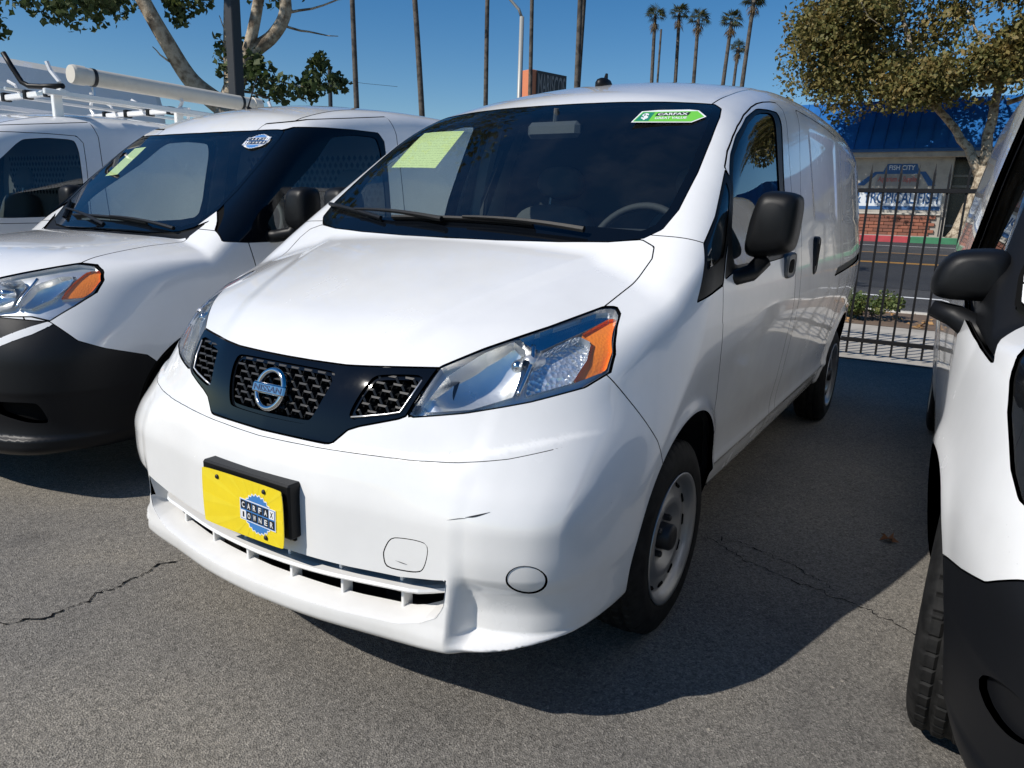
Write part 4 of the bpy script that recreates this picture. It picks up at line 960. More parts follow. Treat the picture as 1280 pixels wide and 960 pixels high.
# ------------------------------------------------------------------ the two neighbours and the van with the ladder rack
PMV=surface_nets(pm_field,*pm_grid())
def van_cuts_pm(style):
    sh=Shell(pm_field,PMV[0].copy(),PMV[1].copy(),'body'); X=lambda P:P[:,0];Y=lambda P:P[:,1];Z=lambda P:P[:,2]
    for ay,az,ar in PM_ARCH: sh.cut('body','arch_hole',lambda P:np.maximum(np.sqrt((Y(P)-ay)**2+(Z(P)-az)**2)-ar,.5-X(P)),0)
    ws=np.array([(-.2,.905),(0,.905),(.35,.925),(.56,.960),(.64,.995),(.690,1.09),(.700,1.20),(.692,1.35),(.668,1.50),(.640,1.56),(.59,1.56),(.4,1.533),(.2,1.520),(0,1.515),(-.2,1.515)])
    sh.cut('body','frit',lambda P:np.maximum(poly_sdf(ws,X(P),Y(P)),1.08-Z(P)),.003); sh.cut('frit','windshield',lambda P:np.maximum(poly_sdf(ws,X(P),Y(P))+.028,.975-Y(P)),0)
    cw=np.array([(-.2,.80),(0,.80),(.3,.83),(.52,.885),(.66,.95),(.70,1.04),(.64,1.0),(.56,.963),(.35,.928),(-.2,.907)])
    sh.cut('body','cowl',lambda P:np.maximum(poly_sdf(cw,X(P),Y(P)),1.02-Z(P)),0)
    if style=='right': hl=np.array([(.42,.80),(.40,.88),(.50,.94),(.62,.985),(.70,1.02),(.77,1.03),(.812,.985),(.822,.95),(.822,.89),(.812,.81),(.80,.776),(.74,.752),(.58,.775)])
    else: hl=np.array([(.40,.80),(.36,.85),(.40,.895),(.474,.925),(.596,.963),(.662,.986),(.708,.98),(.749,.956),(.773,.919),(.779,.873),(.76,.826),(.728,.770),(.679,.786),(.576,.785)])
    sh.cut('body','headlight',lambda P:np.maximum(poly_sdf(hl,X(P),Z(P)),Y(P)-.80),.003)
    gr=np.array([(-.2,.70),(.30,.715),(.38,.79),(.345,.85),(.39,.905),(.2,.90),(-.2,.90)]); sh.cut('body','grille',lambda P:np.maximum(poly_sdf(gr,X(P),Z(P)),Y(P)-.4),.003)
    bp=np.array([(-.5,-.2),(-.5,.78),(.15,.78),(.259,.767),(.32,.691),(.40,.655),(.46,.637),(.56,.608),(.62,.55),(.62,-.2)])
    if style=='right': bp=np.array([(-.5,-.2),(-.5,.74),(.20,.705),(.28,.668),(.35,.620),(.46,.590),(.56,.568),(.61,.555),(.66,.50),(.66,-.2)])
    sh.cut('body','bumper',lambda P:poly_sdf(bp,Y(P),Z(P)),.002)
    if style!='right':
        sp=np.array([(.5,.64),(.608,.703),(.693,.750),(.729,.768),(.742,.755),(.704,.720),(.617,.673),(.5,.612)]); sh.cut('bumper','bumper_strip',lambda P:np.maximum(poly_sdf(sp,X(P),Z(P)),Y(P)-.4),0)
        fo=roundpoly([(.57,.450),(.728,.452),(.738,.36),(.68,.364),(.57,.395)],.12,2); sh.cut('bumper','fog_hole',lambda P:np.maximum(poly_sdf(fo,X(P),Z(P)),Y(P)-.5),0)
    else:
        fo=roundpoly([(.775+.040*math.cos(a),.445+.045*math.sin(a)) for a in np.arange(14)*2*math.pi/14],.25,1); sh.cut('bumper','fog_hole',lambda P:np.maximum(poly_sdf(fo,X(P),Z(P)),Y(P)-.5),0)
    hd=np.array([(-.3,-.3),(.60,-.3),(.645,.30),(.665,.43),(.655,.55),(.645,.75),(.66,.948),(.52,.883),(.3,.828),(0,.798),(-.3,.798)])
    sh.cut('body','hood',lambda P:np.maximum(poly_sdf(hd,X(P),Y(P)),.86-Z(P)),.0025)
    bs=np.array([(.985,1.075),(1.0,1.12),(1.30,1.43),(1.50,1.605),(1.60,1.650),(1.75,1.662),(1.95,1.672),(2.14,1.675),(2.175,1.63),(2.165,1.50),(2.125,1.12),(2.10,1.095),(1.10,1.07)])
    if style=='right': bs=np.array([(.73,.955),(.83,1.01),(.95,1.07),(1.03,1.14),(1.08,1.19),(1.30,1.42),(1.52,1.60),(1.62,1.648),(1.95,1.668),(2.14,1.672),(2.165,1.63),(2.155,1.5),(2.11,1.12),(2.08,1.07),(1.25,1.035),(1.01,1.0),(.88,.972)])
    sh.cut('body','side_surround',lambda P:np.maximum(poly_sdf(bs,Y(P),Z(P)),.45-X(P)),.002)
    wg=roundpoly([(1.20,1.125),(1.34,1.275),(1.63,1.480),(1.751,1.588),(1.80,1.622),(1.95,1.645),(2.12,1.648),(2.135,1.57),(2.095,1.14),(1.6,1.115)],.12,2)
    if style=='right': wg=roundpoly([(1.07,1.075),(1.13,1.17),(1.33,1.39),(1.54,1.57),(1.64,1.618),(1.95,1.64),(2.11,1.645),(2.125,1.57),(2.075,1.10),(1.6,1.075)],.10,2)
    sh.cut('side_surround','side_window',lambda P:poly_sdf(wg,Y(P),Z(P)),0)
    dr=np.array([(1.10,1.07),(1.12,.95),(1.20,.72),(1.27,.5),(1.28,.30),(2.24,.30),(2.25,.9),(2.26,1.30),(2.285,1.68),(2.26,1.78),(1.95,1.735),(1.70,1.70),(1.5,1.65),(1.3,1.48)])
    sh.cut('body','front_door',lambda P:np.maximum(poly_sdf(dr,Y(P),Z(P)),.45-X(P)),.0025)
    fe=np.array([(.2,.2),(.2,1.2),(.95,1.14),(1.0,1.12),(.985,1.075),(1.10,1.07),(1.12,.95),(1.20,.72),(1.27,.5),(1.28,.3),(1.28,.2)]); sh.cut('body','fender',lambda P:np.maximum(poly_sdf(fe,Y(P),Z(P)),.45-X(P)),.002)
    sh.cut('body','roof',lambda P:np.maximum(np.maximum(X(P)-.62,1.60-Z(P)),1.4-Y(P)),.005)
    return sh
def build_pm(label,style):
    r=empty('cargo_van'); tag(r,label,'van'); sh=van_cuts_pm(style)
    shell_part(sh,'hood','hood','white_paint_b',r); shell_part(sh,'body','body_shell','white_paint_b',r,skirt=.02,inner=.03,inner_mat='interior_dark'); shell_part(sh,'roof','roof','white_paint_b',r,inner=.03,inner_mat='interior_mid')
    bu=shell_part(sh,'bumper','front_bumper','bumper_plastic',r,skirt=.03); [(shell_part(sh,'bumper_strip','bumper_strip','white_paint_b',bu,q,skirt=.003,offset=.002),shell_part(sh,'fog_hole','fog_light_recess','black_gap' if style!='right' else 'bumper_plastic',bu,q,skirt=0,offset=(-.03 if style!='right' else -.014))) for q in ('left','right')]
    shell_part(sh,'gap_done','panel_gap','black_gap',r,skirt=0,offset=-.009)
    gr=shell_part(sh,'grille','grille','black_plastic',r,skirt=.01,offset=-.004)
    for zz in (.745,.79,.835,.875):
        hw_=.30 if zz<.76 else .33; pts=[(x,float(f_surf_y(pm_field,[abs(x)],[zz])[0])+.001,zz) for x in np.linspace(-hw_,hw_,13)]; b=MB(); b.tube(pts,.009,6); b.build('grille_slat','satin_chrome' if zz>.85 else 'black_gloss',gr,smooth=True)
    w=shell_part(sh,'windshield','windshield','windscreen',r,skirt=.004,offset=-.002); shell_part(sh,'frit','windshield_border','black_gloss',w,skirt=.006,offset=-.002); shell_part(sh,'cowl','cowl','black_plastic',r,skirt=.01,offset=-.008)
    for sd in ('left','right'):
        shell_part(sh,'fender','fender','white_paint_b',r,sd,skirt=.015); d=shell_part(sh,'front_door','front_door','white_paint_b',r,sd,skirt=.015,inner=.035,inner_mat='interior_mid')
        q=shell_part(sh,'side_surround','window_surround','black_plastic' if style=='right' else 'black_gloss',r,sd,skirt=.012,offset=(-.022 if style=='right' else -.001)); shell_part(sh,'side_window','window','side_glass',q,sd,skirt=.003,offset=(-.03 if style=='right' else -.006))
        sx=1 if sd=='left' else -1
        if style=='right':
            amb=np.array([(.712,.90),(.722,.97),(.75,.975),(.76,.93),(.752,.88),(.73,.87)]); bw=np.array([(.46,.815),(.44,.88),(.55,.93),(.66,.96),(.70,.90),(.70,.80),(.60,.79)]); c0=(.57,.865)
            sub=[('headlight',None,.02,'black_plastic'),('amber_reflector',amb,.03,'amber'),('reflector_bowl',bw,lambda v:.02+.06*np.clip(1-((v[:,0]-c0[0])/.13)**2-((v[:,2]-c0[1])/.09)**2,0,1)**.7,'reflector')]
        else:
            amb=np.array([(.716,.957),(.742,.962),(.768,.92),(.772,.88),(.764,.858),(.718,.852)]); bw=np.array([(.43,.83),(.41,.865),(.50,.915),(.563,.922),(.60,.90),(.597,.815),(.52,.80)]); c0=(.50,.862)
            b2=np.array([(.618,.82),(.622,.905),(.668,.938),(.706,.938),(.716,.90),(.70,.85),(.66,.815)])
            sub=[('headlight',None,.022,'satin_chrome'),('amber_reflector',amb,.012,'amber'),('reflector_bowl',bw,lambda v:.02+.06*np.clip(1-((v[:,0]-c0[0])/.12)**2-((v[:,2]-c0[1])/.07)**2,0,1)**.7,'reflector'),('inner_reflector',b2,lambda v:.02+.04*np.clip(1-((v[:,0]-.665)/.06)**2-((v[:,2]-.875)/.07)**2,0,1)**.7,'reflector')]
        h=headlight_part(sh,r,sd,'headlight',sub,'f')
        y0=float(f_surf_y(pm_field,[c0[0]],[c0[1]])[0])
        b=MB(); b.lathe([(.0,.0),(.003,.012),(.012,.018),(.05,.02)],18,'y',(sx*c0[0],y0+.03,c0[1])); b.build('bulb_shield','chrome',h,smooth=True)
        if style!='right':
            b=MB(); pts=[]
            for xx,zz in ((.606,.925),(.611,.90),(.609,.86),(.607,.815)): pts.append((sx*xx,float(f_surf_y(pm_field,[xx],[zz])[0])+.010,zz))
            b.tube([tuple(p) for p in resample_smooth(pts,4)],.006,8); b.build('divider','chrome',h,smooth=True)
    mz=-.165 if style=='right' else 0.; my=-.10 if style=='right' else 0.
    if style=='right':
        mo=[(.81,1.055),(.965,1.05),(.992,1.08),(.98,1.14),(.945,1.182),(.85,1.192),(.815,1.177),(.805,1.1)]
        for sd in ('left','right'): add_mirror(r,sd,mo,1.13,[(.975,1.14,1.028,.022),(.92,1.13,1.012,.030),(.87,1.10,.985,.036),(.835,1.05,.955,.034)],'black_plastic',depth=.12)
    else:
        mo=[(.955,1.13),(1.07,1.13),(1.10,1.16),(1.10,1.30),(1.08,1.335),(.985,1.335),(.955,1.30),(.945,1.2)]
        for sd in ('left','right'): add_mirror(r,sd,mo,1.30,[(.86,1.22,1.095,.03),(.91,1.25,1.10,.032),(.97,1.29,1.115,.032),(1.0,1.30,1.15,.03)],'black_plastic',depth=.12)
    add_wiper(r,pm_field,(-.42,.995),(.31,.965),(.55,.955)); add_wiper(r,pm_field,(-.64,1.10),(-.50,.985),(.0,.93))
    add_cabin(r,[(.90,1.02),(.95,1.065),(1.05,1.085),(1.30,1.10),(1.42,1.08),(1.46,1.0),(1.48,.6)],2.32,1.80,.76,steer=((.40,1.55,1.10),.185),seats=((.38,1.95),(-.38,1.95)),perf=(style=='left'),bulk='interior_mid')
    for wy in (.885,3.99):
        for s_ in (1,-1):
            make_wheel(r,s_*.885,wy,.318,R=.318,rr=.2,width=.195,side=s_,style='plain',fine=(style=='right'),steer=(math.radians(-5) if (style=='right' and wy<2) else 0.))
            liner(r,s_,wy,.34,.379,.42,.85)
    b=MB(); b.box(-.72,.72,.4,4.5,.23,.29); b.box(-.62,.62,.15,.6,.235,.30); b.build('underbody','underbody',r)
    b=MB(); z=float(f_surf_z(pm_field,[.0],[1.85])[0]); b.lathe([(z-.01,.022),(z+.008,.02),(z+.014,.008)],14,'z',(0,1.85,0)); a=b.build('roof_antenna','black_plastic',r,smooth=True)
    q=MB(); q.tube([(0,1.85,z+.01),(0,1.93,z+.20)],[.005,.0025],6); q.build('antenna_rod','black_plastic',a)
    for s_ in (1,-1):
        xs=float(f_surf_x(pm_field,[2.12],[1.0])[0]); b=MB(); b.box(s_*(xs-.012),s_*(xs+.022),2.02,2.20,.985,1.02,bev=.008); b.build('door_handle','white_paint_b',r)
    return r
lv=build_pm('white cargo van with black pillars and bumper, round white blue sticker on its windshield','left'); lv.location=(-2.33,.05,0)
rv=build_pm('white cargo van with matt black bumper and black side mirror beside the spiked fence side','right'); rv.location=(2.40,0,0); rv.rotation_euler=(0,0,math.radians(2.))
rv['label']='white cargo van with dark angular headlamp and matt black bumper, its front wheel turned'
# stickers of the neighbour
pp=on_glass(pm_field,[(-.565,1.46),(-.44,1.455),(-.45,1.27),(-.575,1.27)],'price_sheet','paper',lv)
M=sticker_frame(pm_field,(.535,1.465),(.62,1.475),(.52,1.55))
st=flat('owner_sticker',[(.085*math.cos(a),.058*math.sin(a)) for a in np.arange(28)*2*math.pi/28],.0,'print_white',lv,M); st['label']='round white and blue owner sticker on the windshield'
emblem(st,M@Matrix.Scale(1.,4),1.18)
# ---- van with the ladder rack, a copy of the neighbour with white pillars
tv=copy_tree(lv); tv.location=(-4.68,-.42,0); tag(tv,'white cargo van with white pillars carrying a ladder rack and pipe tube','van')
for ch in tv.children:
    if ch.name.startswith('window_surround'):
        ch.material_slots[0].link='OBJECT'; ch.material_slots[0].material=MATS['white_paint_b']
rk=empty('ladder_rack',(-4.68,-.42,0)); tag(rk,'white steel ladder rack with black hooked arms on the van roof','ladder rack')
def zr(x,y): return float(f_surf_z(pm_field,[abs(x)],[y])[0])
for yy in (2.12,3.05,4.0):
    b=MB(); b.box(-.70,.70,yy-.022,yy+.022,1.945,1.985,bev=.006); b.build('crossbar','white_paint_b',rk)
    for s_ in (1,-1):
        b=MB(); b.box(s_*.60-.02,s_*.60+.02,yy-.03,yy+.03,zr(.60,yy)-.01,1.95,bev=.004); b.build('foot','white_paint_b',rk)
        b=MB(); b.tube([(s_*.62,yy,1.985),(s_*.66,yy,2.03),(s_*.60,yy-.02,2.10),(s_*.58,yy-.03,2.16)],.016,6); b.build('bracket','white_paint_b',rk)
for s_ in (1,-1):
    b=MB(); b.box(s_*.68-.018,s_*.68+.018,2.0,4.15,1.935,1.972,bev=.005); b.build('side_rail','white_paint_b',rk)
for xx,yy in ((-.62,2.0),(.36,2.02)):
    b=MB(); b.tube([(xx-.10,yy-.05,2.22),(xx-.06,yy-.03,2.14),(xx,yy,2.03),(xx+.05,yy+.02,2.005),(xx+.16,yy+.05,2.0),(xx+.34,yy+.1,2.0)],.018,8); b.build('hook_arm','black_plastic',rk,smooth=True)
for yy in (2.12,3.05):
    for xx in (-.42,-.1,.22,.50):
        b=MB(); b.box(xx-.022,xx+.022,yy-.030,yy+.030,1.938,2.0,bev=.005); b.build('clamp','black_plastic',rk)
    for xx in (-.30,.10):
        b=MB(); b.tube([(xx,yy,1.985),(xx-.02,yy-.01,2.04),(xx-.08,yy-.03,2.07)],.012,6); b.build('ladder_stop','white_paint_b',rk)
for xx in (-.25,.15):
    b=MB(); b.box(xx-.014,xx+.014,2.0,4.1,1.988,2.012,bev=.004); b.build('inner_rail','satin_chrome',rk)
pt=MB(); plain('pvc',(.62,.58,.50),.45); pt.lathe([(2.22,.0),(2.22,.060),(2.24,.066),(2.31,.066),(2.315,.059),(3.75,.059),(3.752,.066),(3.83,.066),(3.835,0)],28,'y',(.62,0,2.10)); po_=pt.build('pipe_tube','pvc',rk,smooth=False); po_['label']='long cream plastic pipe tube with end caps'
for yy in (2.36,3.62):
    b=MB(); b.lathe([(yy,.0605),(yy,.0625),(yy+.025,.0625),(yy+.025,.0605)],24,'y',(.62,0,2.10),closed=True); b.build('strap','hub_black',po_)
    b=MB(); b.tube([(.62,yy+.01,2.03),(.63,yy+.01,1.97)],.012,6); b.build('tube_clamp','satin_chrome',po_)
# ---- tall white van behind it
hv=empty('high_roof_van',(-8.5,1.85,0)); tag(hv,'tall high roof white van behind the ladder rack','van')
sec=[(-.95,.30),(-1.0,.5),(-1.0,1.3),(-.97,1.9),(-.90,2.45),(-.82,2.66),(-.66,2.745),(-.3,2.77)]; sec=sec+[(-x,z) for x,z in sec[::-1]]
V=[];F=[];n=len(sec); st_=[(-3.0,.55,.35),(-2.9,.72,.45),(-2.5,.92,.58),(-1.9,.98,.80),(-1.3,1.,.97),(-.9,1.,1.),(2.6,1.,1.),(2.90,1.,.995),(2.98,.985,.98),(3.0,.96,.965)]
for y,sx,sz in st_:
    for x,z in sec: V.append((x*sx,y,.3+(z-.3)*sz))
for i in range(len(st_)-1):
    for k in range(n): F.append((i*n+k,i*n+(k+1)%n,(i+1)*n+(k+1)%n,(i+1)*n+k))
F.append(tuple(range(n))[::-1]); F.append(tuple((len(st_)-1)*n+k for k in range(n)))
F=[f[::-1] for f in F]
mobj('body_shell',V,F,'white_paint_b',hv,smooth=False)
for zz in (2.38,1.35,.75):
    for s_ in (1,-1):
        b=MB(); hw=np.interp(zz,[.5,1.3,1.9,2.45],[1.,1.,.97,.90]); b.box(s_*(hw-.004),s_*(hw+.006),-1.2,2.85,zz-.014,zz+.014,bev=.004); b.build('body_crease','white_paint_b',hv)
for yy in (-.55,.62,2.3):
    b=MB(); b.box(.90,1.003,yy-.004,yy+.004,.5,2.3); b.build('panel_gap','black_gap',hv)
for wy in (-2.0,1.7):
    for s_ in (1,-1): make_wheel(hv,s_*.98,wy,.345,R=.345,rr=.21,width=.22,side=s_,style='plain',fine=False)
b=MB(); P=[(.70,-2.28,1.55),(.70,-1.45,2.25),(-.70,-1.45,2.25),(-.70,-2.28,1.55)]; b.add([(x,y-.02,z+.03) for x,y,z in P],[(0,1,2,3)]); b.build('windshield','black_gloss',hv)
# ------------------------------------------------------------------ ground, street, pavement
SL=.025; YS=7.0
def gz(y): return SL*max(0.,min(y,40.)-YS)
def asphalt(name,dark,light,stone=230.,warm=1.):
    m,t,b,o=nodes(name); tc=N(t,'TexCoord'); mp=N(t,'Mapping'); t.links.new(tc.outputs['Object'],mp.inputs[0])
    v=N(t,'TexVoronoi',i_Scale=stone); v2=N(t,'TexVoronoi',i_Scale=stone*.45); n1=N(t,'TexNoise',i_Scale=1.1,i_Detail=6.,i_Roughness=.6); n2=N(t,'TexNoise',i_Scale=55.,i_Detail=5.,i_Roughness=.7); n4=N(t,'TexNoise',i_Scale=.28,i_Detail=3.)
    for q in (v,v2,n1,n2,n4): t.links.new(mp.outputs[0],q.inputs['Vector'])
    sp=ramp(t,[(.0,tuple(c*.58 for c in dark)),(.35,dark),(.70,light),(1.,tuple(min(1,c*1.45) for c in light))],v.outputs['Color'])
    s2=ramp(t,[(.0,(.62,.62,.62)),(.5,(1,1,1)),(.93,(1.1,1.1,1.1)),(1.,(1.9,1.85,1.75))],v2.outputs['Color'])
    mu=N(t,'Mix',data_type='RGBA',blend_type='MULTIPLY'); mu.inputs[0].default_value=1.; t.links.new(sp.outputs[0],mu.inputs[6]); t.links.new(s2.outputs[0],mu.inputs[7])
    lg=ramp(t,[(.30,(.74,.75,.78)),(.50,(1,1,1)),(.72,(1.16,1.14,1.09))],n1.outputs[0]); m2=N(t,'Mix',data_type='RGBA',blend_type='MULTIPLY'); m2.inputs[0].default_value=.8; t.links.new(mu.outputs[2],m2.inputs[6]); t.links.new(lg.outputs[0],m2.inputs[7])
    l3=ramp(t,[(.36,(.80,.81,.84)),(.62,(1.08,1.06,1.03))],n4.outputs[0]); m3=N(t,'Mix',data_type='RGBA',blend_type='MULTIPLY'); m3.inputs[0].default_value=.9; t.links.new(m2.outputs[2],m3.inputs[6]); t.links.new(l3.outputs[0],m3.inputs[7])
    n5=N(t,'TexNoise',i_Scale=.75,i_Detail=7.,i_Roughness=.72,i_Distortion=.6); t.links.new(mp.outputs[0],n5.inputs['Vector'])
    l5=ramp(t,[(.30,(.66,.67,.69)),(.40,(.96,.96,.96)),(.60,(1.,1.,1.)),(.70,(1.22,1.19,1.13))],n5.outputs[0]); m5=N(t,'Mix',data_type='RGBA',blend_type='MULTIPLY'); m5.inputs[0].default_value=.75; t.links.new(m3.outputs[2],m5.inputs[6]); t.links.new(l5.outputs[0],m5.inputs[7])
    v6=N(t,'TexVoronoi',i_Scale=1.3); t.links.new(mp.outputs[0],v6.inputs['Vector']); l6=ramp(t,[(.0,(.55,.55,.56)),(.06,(.72,.72,.73)),(.12,(1,1,1))],v6.outputs['Distance']); m6=N(t,'Mix',data_type='RGBA',blend_type='MULTIPLY'); m6.inputs[0].default_value=.7; t.links.new(m5.outputs[2],m6.inputs[6]); t.links.new(l6.outputs[0],m6.inputs[7])
    t.links.new(m6.outputs[2],b.inputs['Base Color']); b.inputs['Roughness'].default_value=.88; b.inputs['Specular IOR Level'].default_value=.3
    ad=N(t,'Math',operation='ADD'); t.links.new(v.outputs['Distance'],ad.inputs[0]); t.links.new(n2.outputs[0],ad.inputs[1])
    bp=N(t,'Bump',i_Strength=.75,i_Distance=.0035); t.links.new(ad.outputs[0],bp.inputs['Height']); t.links.new(bp.outputs[0],b.inputs['Normal'])
asphalt('lot_asphalt',(.182,.169,.148),(.242,.224,.194)); asphalt('road_asphalt',(.055,.056,.058),(.085,.085,.085),140.); asphalt('road_shade',(.030,.032,.036),(.05,.052,.056),140.)  # last asphalt has the street's shade put into its colour
def concrete(name,c):
    m,t,b,o=nodes(name); tc=N(t,'TexCoord'); n1=N(t,'TexNoise',i_Scale=2.5,i_Detail=8.,i_Roughness=.65); n2=N(t,'TexNoise',i_Scale=130.,i_Detail=3.)
    for q in (n1,n2): t.links.new(tc.outputs['Object'],q.inputs['Vector'])
    r=ramp(t,[(.3,tuple(q*.72 for q in c)),(.55,c),(.8,tuple(min(1,q*1.12) for q in c))],n1.outputs[0]); t.links.new(r.outputs[0],b.inputs['Base Color']); b.inputs['Roughness'].default_value=.9
    bp=N(t,'Bump',i_Strength=.3,i_Distance=.002); t.links.new(n2.outputs[0],bp.inputs['Height']); t.links.new(bp.outputs[0],b.inputs['Normal'])
concrete('concrete',(.42,.39,.34)); concrete('kerb_concrete',(.50,.47,.42)); concrete('mulch',(.16,.11,.075)); concrete('red_kerb',(.42,.06,.07)); concrete('green_kerb',(.05,.20,.10)); concrete('line_white',(.72,.72,.70)); concrete('line_yellow',(.60,.30,.05)); concrete('stucco',(.40,.375,.335))
def sheet(name,mat,x0,x1,y0,y1,dz,step=3.):
    ys=[y0]+[y for y in (YS,40.) if y0<y<y1]+[y1]; V=[];F=[]
    for y in ys: V+=[(x0,y,gz(y)+dz),(x1,y,gz(y)+dz)]
    for i in range(len(ys)-1): F.append((2*i,2*i+1,2*i+3,2*i+2))
    return mobj(name,V,F,mat)
g=sheet('ground','lot_asphalt',-900,900,-300,1500,0.); tag(g,'grey parking lot asphalt','ground',kind='structure'); del g['category']; del g['label']
tag(sheet('sidewalk','concrete',-60,60,6.28,8.66,.010),kind='structure')
sw=bpy.data.objects['sidewalk']
for x in np.arange(-7.5,8,1.5):
    b=MB(); b.add([(x-.006,6.3,.0145),(x+.006,6.3,.0145),(x+.006,YS,.0145),(x-.006,YS,.0145),(x+.006,8.65,gz(8.65)+.0145),(x-.006,8.65,gz(8.65)+.0145)],[(0,1,2,3),(3,2,4,5)]); b.build('joint','black_gap',sw)
tag(sheet('planting_strip','mulch',-60,60,8.66,10.02,.014),kind='structure')
def slab(name,mat,x0,x1,y0,y1,z0,z1,parent=None,bev=.02):
    b=MB(); b.box(x0,x1,y0,y1,z0,z1,bev=bev); return b.build(name,mat,parent)
tag(slab('kerb','kerb_concrete',-60,60,10.02,10.18,-.05,gz(10.1)+.035),kind='structure')
tag(sheet('road','road_asphalt',-300,300,10.18,32.05,.004),kind='structure')
rd=bpy.data.objects['road']
for nm,mt,y0,y1,h in (('shade_lane','road_shade',13.4,24.2,.008),('painted_line','line_white',12.04,12.18,.008),('painted_line','line_yellow',19.75,19.88,.012),('painted_line','line_yellow',20.02,20.15,.012),('painted_line','line_yellow',24.35,24.48,.008),('painted_line','line_white',28.9,29.05,.008)):  # first strip is shade on the street, painted as a darker lane
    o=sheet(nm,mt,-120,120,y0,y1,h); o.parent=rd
z0=gz(32.05)
fw_=slab('far_sidewalk','concrete',-120,120,32.35,36.2,z0-.2,z0+.24); tag(fw_,kind='structure')
for k in range(-16,17):
    xk=-.57+3.*k; mt='red_kerb' if k<0 else ('green_kerb' if k<3 else 'kerb_concrete')
    o=slab('kerb_stone',mt,xk+.006,xk+2.994,32.05,32.349,z0-.2,z0+.245,bev=.025); o.parent=fw_; o.matrix_parent_inverse=fw_.matrix_world.inverted()
# cracks in the lot
def crack(pts,w=.006,seed=1):
    R=np.random.RandomState(seed); P=resample_smooth(np.array(pts,float),26); n=len(P); d=np.gradient(P,axis=0); nn=np.stack([-d[:,1],d[:,0]],-1); nn/=np.linalg.norm(nn,axis=1,keepdims=True)
    jit=np.cumsum(R.normal(0,.006,n)); jit-=np.linspace(jit[0],jit[-1],n); P=P+nn*(jit+R.normal(0,.004,n))[:,None]
    ww=w*np.clip(R.normal(.7,.45,n),.12,1.8); A=P+nn*ww[:,None]*.5; B=P-nn*ww[:,None]*.5
    V=[(a[0],a[1],.0030) for a in A]+[(q[0],q[1],.0030) for q in B]; F=[(i,n+i,n+i+1,i+1) for i in range(n-1)]
    o=mobj('crack',V,F,'black_gap',g); return o
crack([(-1.6,-.62),(-.86,-.29),(-.82,-.05),(-.79,.22),(-.6,.42)],.0065,3); crack([(.70,1.56),(.95,1.46),(1.20,1.36),(1.47,1.27),(1.9,1.1)],.005,5); crack([(.76,1.60),(1.0,1.52),(1.22,1.40)],.005,8)
# fallen leaf
plain('dead_leaf',(.22,.09,.035),.8); plain('dead_leaf_pale',(.35,.20,.08),.8)
def leaf_star(n=5): return [( (1. if k%2==0 else .45)*math.cos(2*math.pi*k/(2*n)),(1. if k%2==0 else .45)*math.sin(2*math.pi*k/(2*n))) for k in range(2*n)]
def fallen(x,y,s,label,rot=0.):
    P=leaf_star(); V=[(0,0,.012)]+[(p*s*math.cos(rot)-q*s*math.sin(rot),p*s*math.sin(rot)+q*s*math.cos(rot),.006+.012*(k%3)) for k,(p,q) in enumerate(P)]
    F=[(0,k+1,(k+1)%len(P)+1) for k in range(len(P))]; o=mobj('fallen_leaf',V,F,'dead_leaf'); o.location=(x,y,0); tag(o,label,'leaf'); return o
fallen(1.345,1.965,.040,'brown fallen leaf lying on the shaded asphalt between the vans')
# ------------------------------------------------------------------ steel fence
plain('fence_black',(.008,.008,.009),.5,spec=.25); plain('fence_bare',(.12,.10,.085),.5)
FY=6.46
fn=empty('picket_fence',(1.2,FY,0)); tag(fn,'black steel picket fence with pointed tips between the lot and the street','fence')
b=MB(); b.box(-.0095,.0095,-.0095,.0095,.035,1.70); b.add([(-.0095,-.0095,1.70),(.0095,-.0095,1.70),(.0095,.0095,1.70),(-.0095,.0095,1.70),(0,0,1.79)],[(0,1,4),(1,2,4),(2,3,4),(3,0,4)])
pk=b.build('picket','fence_black',fn)
first=True
for x in np.arange(-6.0,7.0,.1285):
    o=pk if first else pk.copy()
    if not first: COL.objects.link(o); o.parent=fn
    first=False; o.location=(x+.03-1.2,random.uniform(-.003,.003),random.uniform(-.006,.006)); o.rotation_euler=(random.uniform(-.004,.004),random.uniform(-.006,.006),0)
for zz,hh in ((.165,.019),(1.555,.019)):
    b=MB(); b.box(-7.2,5.9,-.021,.021,zz-hh,zz+hh,bev=.003); b.build('rail','fence_black',fn)
for x in (-6.05,-3.6,-1.15,3.75,6.2):
    b=MB(); b.box(x-1.2-.03,x-1.2+.03,-.03,.03,0,1.66,bev=.004); b.build('post','fence_black',fn)
# ------------------------------------------------------------------ vegetation
def leafmat(name,cols):
    m,t,b,o=nodes(name); oi=N(t,'TexCoord'); n=N(t,'TexNoise',i_Scale=1.7,i_Detail=3.); t.links.new(oi.outputs['Object'],n.inputs['Vector']); n2=N(t,'TexNoise',i_Scale=14.,i_Detail=1.); t.links.new(oi.outputs['Object'],n2.inputs['Vector'])
    ad=N(t,'Math',operation='MULTIPLY_ADD',i_1=.55); t.links.new(n.outputs[0],ad.inputs[0]); ml=N(t,'Math',operation='MULTIPLY',i_1=.45); t.links.new(n2.outputs[0],ml.inputs[0]); t.links.new(ml.outputs[0],ad.inputs[2])
    r=ramp(t,[(.36,cols[0]),(.5,cols[1]),(.62,cols[2])],ad.outputs[0]); t.links.new(r.outputs[0],b.inputs['Base Color']); b.inputs['Roughness'].default_value=.65
    tl=N(t,'BsdfTranslucent'); t.links.new(r.outputs[0],tl.inputs[0]); mx=N(t,'MixShader'); mx.inputs[0].default_value=.28; t.links.new(b.outputs[0],mx.inputs[1]); t.links.new(tl.outputs[0],mx.inputs[2]); t.links.new(mx.outputs[0],o.inputs[0])
